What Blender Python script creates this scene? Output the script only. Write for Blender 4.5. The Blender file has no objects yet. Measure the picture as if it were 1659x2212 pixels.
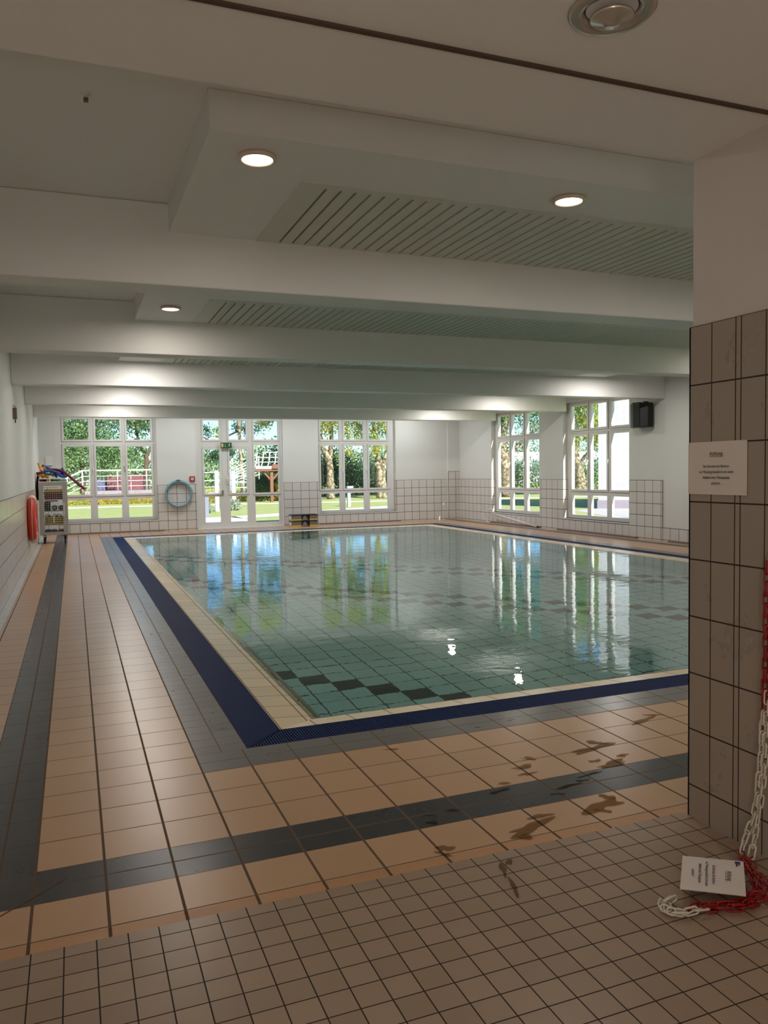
import bpy, bmesh, math, random
import numpy as np
from mathutils import Vector, Matrix, Euler
random.seed(7); rng = np.random.default_rng(7)
sc = bpy.context.scene
C = sc.collection
# ------------------------------------------------------------------ camera
F_PX, YAW, PITCH, ROLL = 1705.36, 0.3737595, -0.0517727, -0.0162774
cy, sy = math.cos(YAW), math.sin(YAW); cp, sp = math.cos(PITCH), math.sin(PITCH)
Fv = Vector((sy*cp, cy*cp, sp)); Rv = Vector((cy, -sy, 0)); Uv = Rv.cross(Fv)
R2 = Rv*math.cos(ROLL) + Uv*math.sin(ROLL); U2 = Uv*math.cos(ROLL) - Rv*math.sin(ROLL)
cam = bpy.data.objects.new('camera', bpy.data.cameras.new('camera')); C.objects.link(cam)
cam.matrix_world = Matrix(((R2.x, U2.x, -Fv.x, 0), (R2.y, U2.y, -Fv.y, 0), (R2.z, U2.z, -Fv.z, 1.55), (0, 0, 0, 1)))
cam.data.sensor_fit = 'VERTICAL'; cam.data.sensor_height = 36.0; cam.data.sensor_width = 27.0
cam.data.lens = F_PX/2212*36.0
cam.data.clip_start = 0.05; cam.data.clip_end = 600
sc.camera = cam
# ------------------------------------------------------------------ world, sun, exposure
sc.view_settings.view_transform = 'Standard'; sc.view_settings.look = 'None'
sc.view_settings.gamma = 1.0; sc.view_settings.use_curve_mapping = False
sc.view_settings.exposure = 0.82
SKY_STRENGTH = 0.118
w = bpy.data.worlds.new('sky'); sc.world = w; w.use_nodes = True
wn = w.node_tree; wn.nodes.clear()
sky = wn.nodes.new('ShaderNodeTexSky'); sky.sky_type = 'NISHITA'; sky.sun_disc = False
sky.sun_elevation = math.radians(32); sky.sun_rotation = math.radians(160); sky.altitude = 50
bg = wn.nodes.new('ShaderNodeBackground'); bg.inputs['Strength'].default_value = SKY_STRENGTH
wo = wn.nodes.new('ShaderNodeOutputWorld')
sky.dust_density = .2; sky.ozone_density = 3.0; sky.air_density = 1.0
hs = wn.nodes.new('ShaderNodeHueSaturation'); hs.inputs['Saturation'].default_value = 1.15
tint = wn.nodes.new('ShaderNodeMix'); tint.data_type = 'RGBA'; tint.blend_type = 'MULTIPLY'; tint.inputs[0].default_value = 1.0; tint.inputs[7].default_value = (.70, .84, 1.08, 1)
wn.links.new(sky.outputs[0], hs.inputs['Color']); wn.links.new(hs.outputs[0], tint.inputs[6]); wn.links.new(tint.outputs[2], bg.inputs[0]); wn.links.new(bg.outputs[0], wo.inputs[0])
SUN_DIR = Vector((-0.26, 1.0, -0.80)).normalized()
sun = bpy.data.objects.new('sun', bpy.data.lights.new('sun', 'SUN')); C.objects.link(sun)
sun.data.energy = 5.6; sun.data.angle = math.radians(0.6); sun.data.color = (1.0, 0.95, 0.86)
sun.rotation_euler = SUN_DIR.to_track_quat('-Z', 'Y').to_euler(); sun.location = (20, -20, 30)
LAMP_W, LAMP_C = 6.5, (1.0, 0.90, 0.80)
FAR_W, FAR_C = 17.0, (1.0, 0.94, 0.88)
END_FILL_W, END_FILL_C = 13.5, (0.96, 0.99, 1.0)  # strength and colour of the fill lamps added in the last bay
cyc = sc.cycles
cyc.use_denoising = True; cyc.max_bounces = 8; cyc.diffuse_bounces = 5; cyc.glossy_bounces = 4
cyc.transmission_bounces = 6; cyc.transparent_max_bounces = 12; cyc.sample_clamp_indirect = 6.0
cyc.caustics_reflective = True; cyc.caustics_refractive = True; cyc.blur_glossy = 0.5

# ------------------------------------------------------------------ helpers
def srgb(r, g, b):
    f = lambda c: (c/255/12.92) if c/255 <= .04045 else ((c/255+.055)/1.055)**2.4
    return (f(r), f(g), f(b), 1)
def nt(name):
    m = bpy.data.materials.new(name); m.use_nodes = True; n = m.node_tree; n.nodes.clear()
    return m, n
def N(n, t, **kw):
    x = n.nodes.new(t)
    for k, v in kw.items(): setattr(x, k, v)
    return x
def math_(n, op, a, b=None, c=None):
    x = N(n, 'ShaderNodeMath', operation=op)
    for i, v in enumerate((a, b, c)):
        if v is None: continue
        if isinstance(v, (int, float)): x.inputs[i].default_value = v
        else: n.links.new(v, x.inputs[i])
    return x.outputs[0]
def mixc(n, f, a, b):
    x = N(n, 'ShaderNodeMix', data_type='RGBA')
    for s, v in ((x.inputs[0], f), (x.inputs[6], a), (x.inputs[7], b)):
        if isinstance(v, (int, float)): s.default_value = v
        elif isinstance(v, tuple): s.default_value = v
        else: n.links.new(v, s)
    return x.outputs[2]
def mat(name, col, rough=.5, metal=0, noise=0, nscale=8, bump=0, emit=0, coat=0, trans=0):
    m, n = nt(name)
    b = N(n, 'ShaderNodeBsdfPrincipled'); o = N(n, 'ShaderNodeOutputMaterial'); n.links.new(b.outputs[0], o.inputs[0])
    b.inputs['Roughness'].default_value = rough; b.inputs['Metallic'].default_value = metal
    b.inputs['Coat Weight'].default_value = coat
    if noise or bump:
        tc = N(n, 'ShaderNodeTexCoord'); nz = N(n, 'ShaderNodeTexNoise'); nz.inputs['Scale'].default_value = nscale
        nz.inputs['Detail'].default_value = 5
        n.links.new(tc.outputs['Object'], nz.inputs[0])
        dk = tuple(c*(1-noise) for c in col[:3])+(1,); lt = tuple(min(1, c*(1+noise)) for c in col[:3])+(1,)
        n.links.new(mixc(n, nz.outputs[0], dk, lt), b.inputs['Base Color'])
        if bump:
            bp = N(n, 'ShaderNodeBump'); bp.inputs['Strength'].default_value = bump; bp.inputs['Distance'].default_value = .01
            n.links.new(nz.outputs[0], bp.inputs['Height']); n.links.new(bp.outputs[0], b.inputs['Normal'])
    else: b.inputs['Base Color'].default_value = col
    if emit:
        b.inputs['Emission Color'].default_value = col; b.inputs['Emission Strength'].default_value = emit
    return m
def tile_mat(name, col, grout, ax=(0, 1), p=(.25, .25), o=(0, 0), g=(.01, .01), rough=.3, var=.06, blot=.04, pool=False, mitre=None):
    """tiles laid in the plane of two world axes, with grout joints"""
    m, n = nt(name)
    b = N(n, 'ShaderNodeBsdfPrincipled'); out = N(n, 'ShaderNodeOutputMaterial'); n.links.new(b.outputs[0], out.inputs[0])
    geo = N(n, 'ShaderNodeNewGeometry'); sep = N(n, 'ShaderNodeSeparateXYZ'); n.links.new(geo.outputs['Position'], sep.inputs[0])
    cells, masks = [], []
    for k in range(2):
        t = math_(n, 'DIVIDE', math_(n, 'SUBTRACT', sep.outputs[ax[k]], o[k]), p[k])
        fl = math_(n, 'FLOOR', t); cells.append(fl)
        fr = math_(n, 'SUBTRACT', t, fl)
        d = math_(n, 'ABSOLUTE', math_(n, 'SUBTRACT', fr, .5))
        masks.append(math_(n, 'GREATER_THAN', d, .5-g[k]/2/p[k]))
    gm = math_(n, 'MAXIMUM', masks[0], masks[1])
    comb = N(n, 'ShaderNodeCombineXYZ'); n.links.new(cells[0], comb.inputs[0]); n.links.new(cells[1], comb.inputs[1])
    wnz = N(n, 'ShaderNodeTexWhiteNoise', noise_dimensions='3D'); n.links.new(comb.outputs[0], wnz.inputs[0])
    nz = N(n, 'ShaderNodeTexNoise'); nz.inputs['Scale'].default_value = 3.5; nz.inputs['Detail'].default_value = 7; nz.inputs['Roughness'].default_value = .65
    n.links.new(geo.outputs['Position'], nz.inputs[0])
    v = math_(n, 'ADD', math_(n, 'MULTIPLY', math_(n, 'SUBTRACT', wnz.outputs[0], .5), 2*var),
              math_(n, 'MULTIPLY', math_(n, 'SUBTRACT', nz.outputs[0], .5), 2*blot))
    hsv = N(n, 'ShaderNodeHueSaturation'); hsv.inputs['Color'].default_value = col
    n.links.new(math_(n, 'ADD', v, 1.0), hsv.inputs['Value'])
    tc = hsv.outputs[0]
    if pool:
        s = math_(n, 'ADD', cells[0], cells[1]); dm = None
        for q in (34, 55, 58, 70, 73):
            e = math_(n, 'COMPARE', s, float(q), .4); dm = e if dm is None else math_(n, 'MAXIMUM', dm, e)
        tc = mixc(n, dm, tc, srgb(22, 30, 42))
    n.links.new(mixc(n, gm, tc, grout), b.inputs['Base Color'])
    r = math_(n, 'ADD', math_(n, 'MULTIPLY', gm, .5), rough)
    r = math_(n, 'ADD', r, math_(n, 'MULTIPLY', math_(n, 'SUBTRACT', nz.outputs[0], .5), .05))
    n.links.new(r, b.inputs['Roughness'])
    bp = N(n, 'ShaderNodeBump', invert=True); bp.inputs['Strength'].default_value = .4; bp.inputs['Distance'].default_value = .002
    n.links.new(gm, bp.inputs['Height']); n.links.new(bp.outputs[0], b.inputs['Normal'])
    return m

class MB:
    """collects shapes, builds ONE mesh object"""
    def __init__(s): s.bm = bmesh.new(); s.mi = 0
    def face(s, pts):
        f = s.bm.faces.new([s.bm.verts.new(p) for p in pts]); f.material_index = s.mi; return f
    def box(s, a, b, rot=None, c=None):
        x0, y0, z0 = a; x1, y1, z1 = b
        P = [Vector(p) for p in ((x0,y0,z0),(x1,y0,z0),(x1,y1,z0),(x0,y1,z0),(x0,y0,z1),(x1,y0,z1),(x1,y1,z1),(x0,y1,z1))]
        if rot is not None:
            cc = Vector(c) if c is not None else sum(P, Vector())/8
            P = [cc+rot @ (p-cc) for p in P]
        v = [s.bm.verts.new(p) for p in P]
        for q in ((0,3,2,1),(4,5,6,7),(0,1,5,4),(1,2,6,5),(2,3,7,6),(3,0,4,7)):
            f = s.bm.faces.new([v[i] for i in q]); f.material_index = s.mi
        return s
    def tube(s, pts, r, n=8, cap=True, closed=False):
        pts = [Vector(p) for p in pts]; L = len(pts); rings = []
        rr = r if isinstance(r, (list, tuple)) else [r]*L
        up = None
        for i, p in enumerate(pts):
            if closed: t = pts[(i+1) % L]-pts[i-1]
            else: t = pts[min(i+1, L-1)]-pts[max(i-1, 0)]
            t.normalize()
            if up is None:
                up = Vector((0, 0, 1)) if abs(t.z) < .9 else Vector((1, 0, 0))
            a = t.cross(up).normalized(); bb = a.cross(t).normalized(); up = bb
            rings.append([s.bm.verts.new(p+a*math.cos(2*math.pi*k/n)*rr[i]+bb*math.sin(2*math.pi*k/n)*rr[i]) for k in range(n)])
        for i in range(L if closed else L-1):
            A, B = rings[i], rings[(i+1) % L]
            for k in range(n):
                f = s.bm.faces.new((A[k], A[(k+1) % n], B[(k+1) % n], B[k])); f.material_index = s.mi; f.smooth = True
        if cap and not closed:
            for R_ in (rings[0][::-1], rings[-1]):
                f = s.bm.faces.new(R_); f.material_index = s.mi
        return s
    def lathe(s, prof, n=32, c=(0,0,0), M=None):
        M = M or Matrix.Identity(3); c = Vector(c); rings = []
        for r, z in prof:
            if r < 1e-6: rings.append([s.bm.verts.new(c+M @ Vector((0,0,z)))])
            else: rings.append([s.bm.verts.new(c+M @ Vector((r*math.cos(2*math.pi*k/n), r*math.sin(2*math.pi*k/n), z))) for k in range(n)])
        for A, B in zip(rings, rings[1:]):
            for k in range(n):
                a = [A[k % len(A)], A[(k+1) % len(A)], B[(k+1) % len(B)], B[k % len(B)]]
                a = list(dict.fromkeys(a))
                if len(a) > 2:
                    f = s.bm.faces.new(a); f.material_index = s.mi; f.smooth = True
        return s
    def build(s, name, m, parent=None, loc=None, bevel=0, kind=None):
        bmesh.ops.recalc_face_normals(s.bm, faces=s.bm.faces)
        me = bpy.data.meshes.new(name); s.bm.to_mesh(me); s.bm.free()
        for x in (m if isinstance(m, (list, tuple)) else [m]): me.materials.append(x)
        o = bpy.data.objects.new(name, me); C.objects.link(o)
        if parent: o.parent = parent
        if loc: o.location = loc
        if bevel:
            b = o.modifiers.new('bevel', 'BEVEL'); b.width = bevel; b.segments = 2; b.limit_method = 'ANGLE'
        if kind: o['kind'] = kind
        return o
def tag(o, label, cat, group=None):
    o['label'] = label; o['category'] = cat
    if group: o['group'] = group
    return o
def thing(name, label, cat, loc=(0,0,0), rz=0, group=None):
    o = bpy.data.objects.new(name, None); C.objects.link(o); o.location = loc; o.rotation_euler = (0, 0, rz)
    o.empty_display_size = .1
    return tag(o, label, cat, group)
def struct(name, mb, m, **k): return mb.build(name, m, kind='structure', **k)
def dup(root, loc, rz=None, label=None):
    r = root.copy(); C.objects.link(r); r.location = loc
    if rz is not None: r.rotation_euler = (0, 0, rz)
    if label: r['label'] = label
    for ch in list(root.children):
        c = ch.copy(); C.objects.link(c); c.parent = r
        for g in ch.children:
            d = g.copy(); C.objects.link(d); d.parent = c
    return r
def arc(c, r, a0, a1, n, plane='xz'):
    out = []
    for i in range(n):
        a = a0+(a1-a0)*i/(n-1)
        u, v = r*math.cos(a), r*math.sin(a)
        out.append((c[0]+u, c[1], c[2]+v) if plane == 'xz' else (c[0]+u, c[1]+v, c[2]) if plane == 'xy' else (c[0], c[1]+u, c[2]+v))
    return out
def smooth_path(pts, n=6):
    P = [Vector(p) for p in pts]
    if len(P) < 3: return P
    out = []
    for i in range(len(P)-1):
        p0, p1, p2, p3 = P[max(i-1, 0)], P[i], P[i+1], P[min(i+2, len(P)-1)]
        for k in range(n):
            t = k/n
            out.append(.5*((2*p1)+(p2-p0)*t+(2*p0-5*p1+4*p2-p3)*t*t+(3*p1-p0-3*p2+p3)*t**3))
    return out+[P[-1]]

# ------------------------------------------------------------------ materials
paint = mat('white_wall_paint', srgb(222, 222, 218), .6, noise=.02, nscale=3)
paint_c = mat('white_ceiling_paint', srgb(232, 232, 230), .5, noise=.02, nscale=2)
paint_col = mat('cream_pillar_paint', srgb(206, 198, 192), .6, noise=.03, nscale=2)
frame_m = mat('white_window_frame', srgb(225, 222, 218), .35)
gasket = mat('grey_gasket', srgb(146, 136, 128), .6)
groutw = srgb(70, 56, 48)
TW = srgb(216, 211, 206)
wt_far = tile_mat('white_wall_tile', TW, groutw, (0, 2), (.2536, .2475), (2.15, .028), (.011, .011), .22, .03, .03)
wt_right = tile_mat('white_wall_tile_b', TW, groutw, (1, 2), (.2536, .2475), (14.2, .028), (.011, .011), .22, .03, .03)
wt_left = tile_mat('white_wall_tile_c', srgb(208, 206, 196), srgb(110, 100, 95), (1, 2), (.25, .2475), (0, .028), (.008, .009), .22, .03, .03)
wt_pier = tile_mat('white_wall_tile_d', TW, groutw, (0, 2), (.25, .245), (10.99, .035), (.011, .011), .22, .03, .03)
col_t = tile_mat('pillar_tile', srgb(158, 146, 134), srgb(44, 28, 20), (1, 2), (.1285, .2505), (2.72, .143), (.0055, .0065), .28, .03, .05)
col_t2 = tile_mat('pillar_tile_narrow', srgb(158, 146, 134), srgb(44, 28, 20), (1, 2), (.5, .2505), (2.435, .143), (.0055, .0065), .28, .02, .05)
col_t3 = tile_mat('pillar_tile_near', srgb(158, 146, 134), srgb(44, 28, 20), (1, 2), (.122, .2505), (2.435, .143), (.0055, .0065), .28, .03, .05)
CRM, GRT = srgb(192, 155, 121), srgb(92, 70, 48)
fl_cream = tile_mat('cream_floor_tile', CRM, GRT, (0, 1), (.2551, .2591), (-.1908, 3.3185), (.011, .006), .30, .05, .04)
fl_cream2 = tile_mat('cream_floor_tile_edge', CRM, GRT, (0, 1), (.2551, .2591), (-.1908, 2.813), (.011, .006), .30, .05, .04)
DK = srgb(60, 58, 60)
fl_dark_x = tile_mat('slate_band_tile', DK, GRT, (0, 1), (.2551, .13), (-.1908, 3.061), (.010, .007), .28, .08, .06)
fl_dark_y = tile_mat('slate_band_tile_b', DK, GRT, (0, 1), (.13, .2591), (-.1908-.26, 3.3185), (.010, .006), .28, .08, .06)
GY = srgb(112, 108, 106)
fl_grey_y = tile_mat('grey_surround_tile', GY, srgb(120, 96, 70), (0, 1), (.1425, .1296), (.575, 3.3185), (.008, .005), .28, .10, .06)
fl_grey_x = tile_mat('grey_surround_tile_b', GY, srgb(100, 84, 66), (0, 1), (.2551, .135), (.575, 4.10), (.008, .006), .28, .08, .06)
fl_small = tile_mat('small_beige_floor_tile', srgb(160, 138, 118), srgb(40, 27, 17), (0, 1), (.1002, .1), (-.181, 2.6835), (.0045, .0045), .30, .08, .08)
fl_strip = tile_mat('tan_threshold_tile', srgb(186, 140, 98), srgb(90, 66, 44), (0, 1), (.2551, .5), (-.1908, 2.5), (.012, .004), .4, .05, .10)
fl_cove = tile_mat('white_cove_tile', srgb(206, 202, 196), srgb(120, 105, 92), (0, 1), (.5, .1296), (-.9, 0), (.004, .006), .25, .04, .04)
cop_y = tile_mat('beige_coping_tile', srgb(226, 206, 172), srgb(96, 80, 58), (0, 1), (.2, .2591), (1.12, 4.60), (.008, .007), .25, .06, .08)
cop_x = tile_mat('beige_coping_tile_b', srgb(226, 206, 172), srgb(96, 80, 58), (0, 1), (.2551, .2), (-.1908, 4.61), (.007, .008), .25, .06, .08)
pool_f = tile_mat('turquoise_pool_tile', srgb(200, 244, 244), srgb(50, 76, 70), (0, 1), (.25, .25), (.16, .18), (.012, .012), .4, .05, .06, pool=True)
pool_wx = tile_mat('turquoise_pool_wall_tile', srgb(200, 244, 244), srgb(50, 76, 70), (1, 2), (.25, .25), (.18, -.1), (.012, .012), .4, .05, .06)
pool_wy = tile_mat('turquoise_pool_wall_tile_b', srgb(200, 244, 244), srgb(50, 76, 70), (0, 2), (.25, .25), (.16, -.1), (.012, .012), .4, .05, .06)
navy = mat('navy_plastic', srgb(15, 38, 92), .6, noise=.1, nscale=6)
navy.node_tree.nodes['Principled BSDF'].inputs['Specular IOR Level'].default_value = .25
dark = mat('dark_channel', srgb(14, 20, 36), .6)
brown_strip = mat('brown_joint', srgb(92, 74, 58), .6)
white_pl = mat('white_plastic', srgb(232, 230, 226), .35)
black_pl = mat('black_plastic', srgb(18, 18, 20), .45)
chrome = mat('brushed_steel', srgb(190, 186, 180), .22, metal=1)
slat_m = mat('grey_green_ceiling_slat', srgb(212, 214, 202), .45, noise=.02)
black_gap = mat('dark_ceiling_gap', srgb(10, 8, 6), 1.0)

# ------------------------------------------------------------------ the setting
XL, XR, YF, ZC, ZB, ZP = -.82, 11.4, 22.5, 3.55, 2.95, 3.34
def flat(zones, mats, name, z=0):
    mb = MB()
    for i, x0, y0, x1, y1 in zones:
        mb.mi = i; mb.face([(x0, y0, z), (x1, y0, z), (x1, y1, z), (x0, y1, z)])
    return struct(name, mb, mats)
floor_m = [fl_cream, fl_cream2, fl_dark_x, fl_dark_y, fl_grey_y, fl_grey_x, fl_small, fl_strip, fl_cove, brown_strip]
GX0, GX1, GY0, GY1 = .86, 9.80, 4.37, 20.85          # outer gutter rectangle
Z = [(6, XL, -3.2, 2.50, 2.745), (7, XL, 2.745, 2.50, 2.805), (1, XL, 2.805, 2.5, 3.061), (7, 2.5, 2.69, XR, 2.805), (1, 2.5, 2.805, XR, 3.061),
     (2, -.451, 3.061, XR, 3.3185), (1, XL, 3.061, -.451, 3.3185),
     (8, XL, 3.3185, -.735, YF), (0, -.735, 3.3185, -.451, YF), (3, -.451, 3.3185, -.1908, YF),
     (0, -.1908, 3.3185, .575, YF), (0, .575, 3.3185, XR, 4.10), (5, .575, 4.10, 10.09, 4.37), (0, 10.09, 4.10, XR, 4.37),
     (4, .575, 4.37, .86, GY1), (4, GX1, 4.37, 10.09, GY1), (0, 10.09, 4.37, 10.85, YF), (3, 10.85, 4.37, 11.11, YF), (0, 11.11, 4.37, XR, YF),
     (5, .575, GY1, 10.09, 21.12), (0, .575, 21.12, 10.09, YF)]
flat(Z, floor_m, 'floor')
# mitred corner of the slate band
mb = MB(); mb.box((-.46, 3.05, .0002), (-.12, 3.057, .0012), Matrix.Rotation(math.radians(42), 3, 'Z'), (-.32, 3.19, 0)); struct('trim_1', mb, mat('band_mitre_joint', GRT, .7))
# gutter channel + grating
mb = MB()
IX0, IX1, IY0, IY1 = 1.11, 9.55, 4.61, 20.60
for a, b in (((GX0, GY0), (IX0, GY1)), ((IX1, GY0), (GX1, GY1)), ((IX0, GY0), (IX1, IY0)), ((IX0, IY1), (IX1, GY1))):
    mb.face([(a[0], a[1], -.045), (b[0], a[1], -.045), (b[0], b[1], -.045), (a[0], b[1], -.045)])
for a, b in (((GX0, GY0), (GX1, GY0)), ((GX1, GY0), (GX1, GY1)), ((GX1, GY1), (GX0, GY1)), ((GX0, GY1), (GX0, GY0)),
             ((IX0, IY0), (IX1, IY0)), ((IX1, IY0), (IX1, IY1)), ((IX1, IY1), (IX0, IY1)), ((IX0, IY1), (IX0, IY0))):
    mb.face([(a[0], a[1], -.045), (b[0], b[1], -.045), (b[0], b[1], 0), (a[0], a[1], 0)])
struct('trim_2', mb, dark)
def grating(name, side):
    mb = MB(); pitch = .016; wd = .0095
    if side in 'NF':
        y0, y1 = (GY0+.003, IY0-.003) if side == 'N' else (IY1+.003, GY1-.003)
        x = GX0
        while x < GX1:
            s = 0 if side == 'N' else 1
            dl = max(0, (IX0-x)); dr = max(0, x-IX1)
            k = min(1, max(dl, dr)/(IX0-GX0))
            ya, yb = (y0, y1-(y1-y0)*k) if side == 'N' else (y0+(y1-y0)*k, y1)
            if yb-ya > .01: mb.box((x, ya, -.016), (x+wd, yb, -.001))
            x += pitch
    else:
        x0, x1 = (GX0+.003, IX0-.003) if side == 'L' else (IX1+.003, GX1-.003)
        y = GY0+.01
        while y < GY1:
            k = min(1, max(0, IY0-y, y-IY1)/(IY0-GY0))
            xa, xb = (x0, x1-(x1-x0)*k) if side == 'L' else (x0+(x1-x0)*k, x1)
            if xb-xa > .01: mb.box((xa, y, -.016), (xb, y+wd, -.001))
            y += pitch
    return struct(name, mb, navy)
grating('trim_3', 'L'); grating('trim_4', 'N'); grating('trim_5', 'R'); grating('trim_6', 'F')
# coping: shallow beach sloping under the water
BX0, BX1, BY0, BY1, BD = 1.385, 9.275, 4.80, 20.41, -1.36
mb = MB(); zi, zo = -.001, -.021
mb.mi = 0
mb.face([(IX0, IY0, zi), (BX0, BY0, zo), (BX0, BY1, zo), (IX0, IY1, zi)]); mb.face([(IX1, IY0, zi), (IX1, IY1, zi), (BX1, BY1, zo), (BX1, BY0, zo)])
mb.mi = 1
mb.face([(IX0, IY0, zi), (IX1, IY0, zi), (BX1, BY0, zo), (BX0, BY0, zo)]); mb.face([(IX0, IY1, zi), (BX0, BY1, zo), (BX1, BY1, zo), (IX1, IY1, zi)])
struct('trim_7', mb, [cop_y, cop_x])
mb = MB()
mb.mi = 0; mb.face([(BX0, BY0, BD), (BX1, BY0, BD), (BX1, BY1, BD), (BX0, BY1, BD)])
mb.mi = 1
for x in (BX0, BX1): mb.face([(x, BY0, BD), (x, BY1, BD), (x, BY1, zo), (x, BY0, zo)])
mb.mi = 2
for y in (BY0, BY1): mb.face([(BX0, y, BD), (BX1, y, BD), (BX1, y, zo), (BX0, y, zo)])
struct('pool_basin', mb, [pool_f, pool_wx, pool_wy])
# water
m, n = nt('pool_water')
out = N(n, 'ShaderNodeOutputMaterial'); rf = N(n, 'ShaderNodeBsdfRefraction'); gl = N(n, 'ShaderNodeBsdfGlossy'); fr = N(n, 'ShaderNodeFresnel'); mx = N(n, 'ShaderNodeMixShader')
rf.inputs['IOR'].default_value = 1.33; rf.inputs['Roughness'].default_value = 0; rf.inputs['Color'].default_value = (.95, .995, .985, 1)
gl.inputs['Roughness'].default_value = 0.0; gl.inputs['Color'].default_value = (.97, 1, .99, 1); fr.inputs['IOR'].default_value = 1.33
geo = N(n, 'ShaderNodeNewGeometry'); mp = N(n, 'ShaderNodeMapping'); mp.inputs['Scale'].default_value = (1.0, 1.6, 1)
n1 = N(n, 'ShaderNodeTexNoise'); n1.inputs['Scale'].default_value = 2.6; n1.inputs['Detail'].default_value = 3
n2 = N(n, 'ShaderNodeTexNoise'); n2.inputs['Scale'].default_value = 14; n2.inputs['Detail'].default_value = 2
n3 = N(n, 'ShaderNodeTexNoise'); n3.inputs['Scale'].default_value = .35; n3.inputs['Detail'].default_value = 1
n.links.new(geo.outputs['Position'], mp.inputs[0])
for q in (n1, n2, n3): n.links.new(mp.outputs[0], q.inputs[0])
amp = math_(n, 'ADD', math_(n, 'MULTIPLY', math_(n, 'MAXIMUM', math_(n, 'SUBTRACT', n3.outputs[0], .5), 0.0), 2.0), .25)
hgt = math_(n, 'ADD', math_(n, 'MULTIPLY', n1.outputs[0], 1.0), math_(n, 'MULTIPLY', math_(n, 'MULTIPLY', n2.outputs[0], .5), amp))
bp = N(n, 'ShaderNodeBump'); bp.inputs['Strength'].default_value = 1.0; bp.inputs['Distance'].default_value = .0022
n.links.new(hgt, bp.inputs['Height'])
for q in (rf, gl, fr): n.links.new(bp.outputs[0], q.inputs['Normal'])
n.links.new(fr.outputs[0], mx.inputs[0]); n.links.new(rf.outputs[0], mx.inputs[1]); n.links.new(gl.outputs[0], mx.inputs[2]); n.links.new(mx.outputs[0], out.inputs[0])
mb = MB(); e = .002; ins = .245
mb.face([(IX0+ins, IY0+ins*.7, -.0192), (IX1-ins, IY0+ins*.7, -.0192), (IX1-ins, IY1-ins*.7, -.0192), (IX0+ins, IY1-ins*.7, -.0192)])
wtr = mb.build('pool_water', m); tag(wtr, 'still green-tinted water filling the long tiled swimming pool', 'water')

# walls with openings (thickness outward)
WT = .30
def wall_grid(mb, axis, c0, c1, u0, u1, z0, z1, holes):
    us = sorted({u0, u1, *[h[0] for h in holes], *[h[1] for h in holes]}); zs = sorted({z0, z1, *[h[2] for h in holes], *[h[3] for h in holes]})
    for ua, ub in zip(us, us[1:]):
        run = None
        for za, zb in zip(zs, zs[1:]):
            inside = any(h[0] <= ua and ub <= h[1] and h[2] <= za and zb <= h[3] for h in holes)
            if not inside:
                if axis == 'y': mb.box((ua, c0, za), (ub, c1, zb))
                else: mb.box((c0, ua, za), (c1, ub, zb))
WTOP = 3.16
W1 = (-.40, 2.15); D1 = (3.205, 5.70); W2 = (6.76, 9.24)
mb = MB(); wall_grid(mb, 'y', YF, YF+WT, XL-.3, XR+.3, -.3, 3.9, [(W1[0], W1[1], .31, WTOP), (D1[0], D1[1], .0, WTOP), (W2[0], W2[1], .31, WTOP)])
struct('wall_back', mb, paint)
R1 = (17.82, 20.39); R2_ = (14.20, 16.75)
mb = MB(); R3_ADDED, R4_ADDED = (5.75, 8.25), (2.95, 5.45)  # last two openings: unseen windows added to bring daylight onto the ceiling
wall_grid(mb, 'x', XR, XR+WT, 2.5, YF+.0, -.3, 3.9, [(q[0], q[1], .31, WTOP) for q in (R1, R2_, R3_ADDED, R4_ADDED)])
struct('wall_right', mb, paint)
mb = MB(); mb.box((XL-.3, -3.4, -.3), (XL, YF, 3.9)); struct('wall_left', mb, paint)
mb = MB(); mb.box((XL-.3, -3.5, -.3), (2.8, -3.2, 3.9)); mb.box((3.0, 2.42, -.3), (XR+.3, 2.72, 3.9)); struct('wall_front', mb, paint)
# tiled dado
mb = MB(); t = .010
for a, b, za, zb in ((XL, W1[0], .0, 1.268), (W1[0], W1[1], .0, .28), (W1[1], D1[0], .0, 1.268), (D1[1], W2[0], 0, 1.268), (W2[0], W2[1], 0, .28), (W2[1], 11.0, 0, 1.268)):
    mb.box((a, YF-t, za), (b, YF, zb))
struct('trim_8', mb, wt_far)
mb = MB()
for a, b, za, zb in ((20.39, YF, 0, 1.268), (17.82, 20.39, 0, .28), (16.75, 17.82, 0, 1.268), (14.2, 16.75, 0, .28), (13.16, 14.2, 0, 1.268), (2.72, 13.16, 0, .28)):
    mb.box((XR-t, a, za), (XR, b, zb))
mb.box((XR-.03, 13.16, 0), (XR-.0, 14.2, 1.268))
struct('trim_9', mb, wt_right)
# tiles round the window reveals below dado height
mb = MB()
for (a, b) in (R1, R2_):
    mb.box((XR, b-.008, .31), (XR+.12, b, 1.268)); mb.box((XR, a, .31), (XR+.12, a+.008, 1.268))
for (a, b) in (W1, W2):
    mb.box((b-.008, YF, .31), (b, YF+.12, 1.268)); mb.box((a, YF, .31), (a+.008, YF+.12, 1.268))
struct('trim_10', mb, wt_right)
mb = MB(); mb.box((XL, 2.72, 0), (XL+t, YF-.02, 1.268)); struct('trim_11', mb, wt_left)
# corner pier, tiled to one row above the dado
mb = MB(); mb.box((10.99, YF-.07, 0), (11.4, YF, 3.55)); struct('wall_pier', mb, paint)
mb = MB(); mb.box((10.985, YF-.08, 0), (11.4, YF-.07, 1.515)); struct('trim_12', mb, wt_pier)
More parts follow.
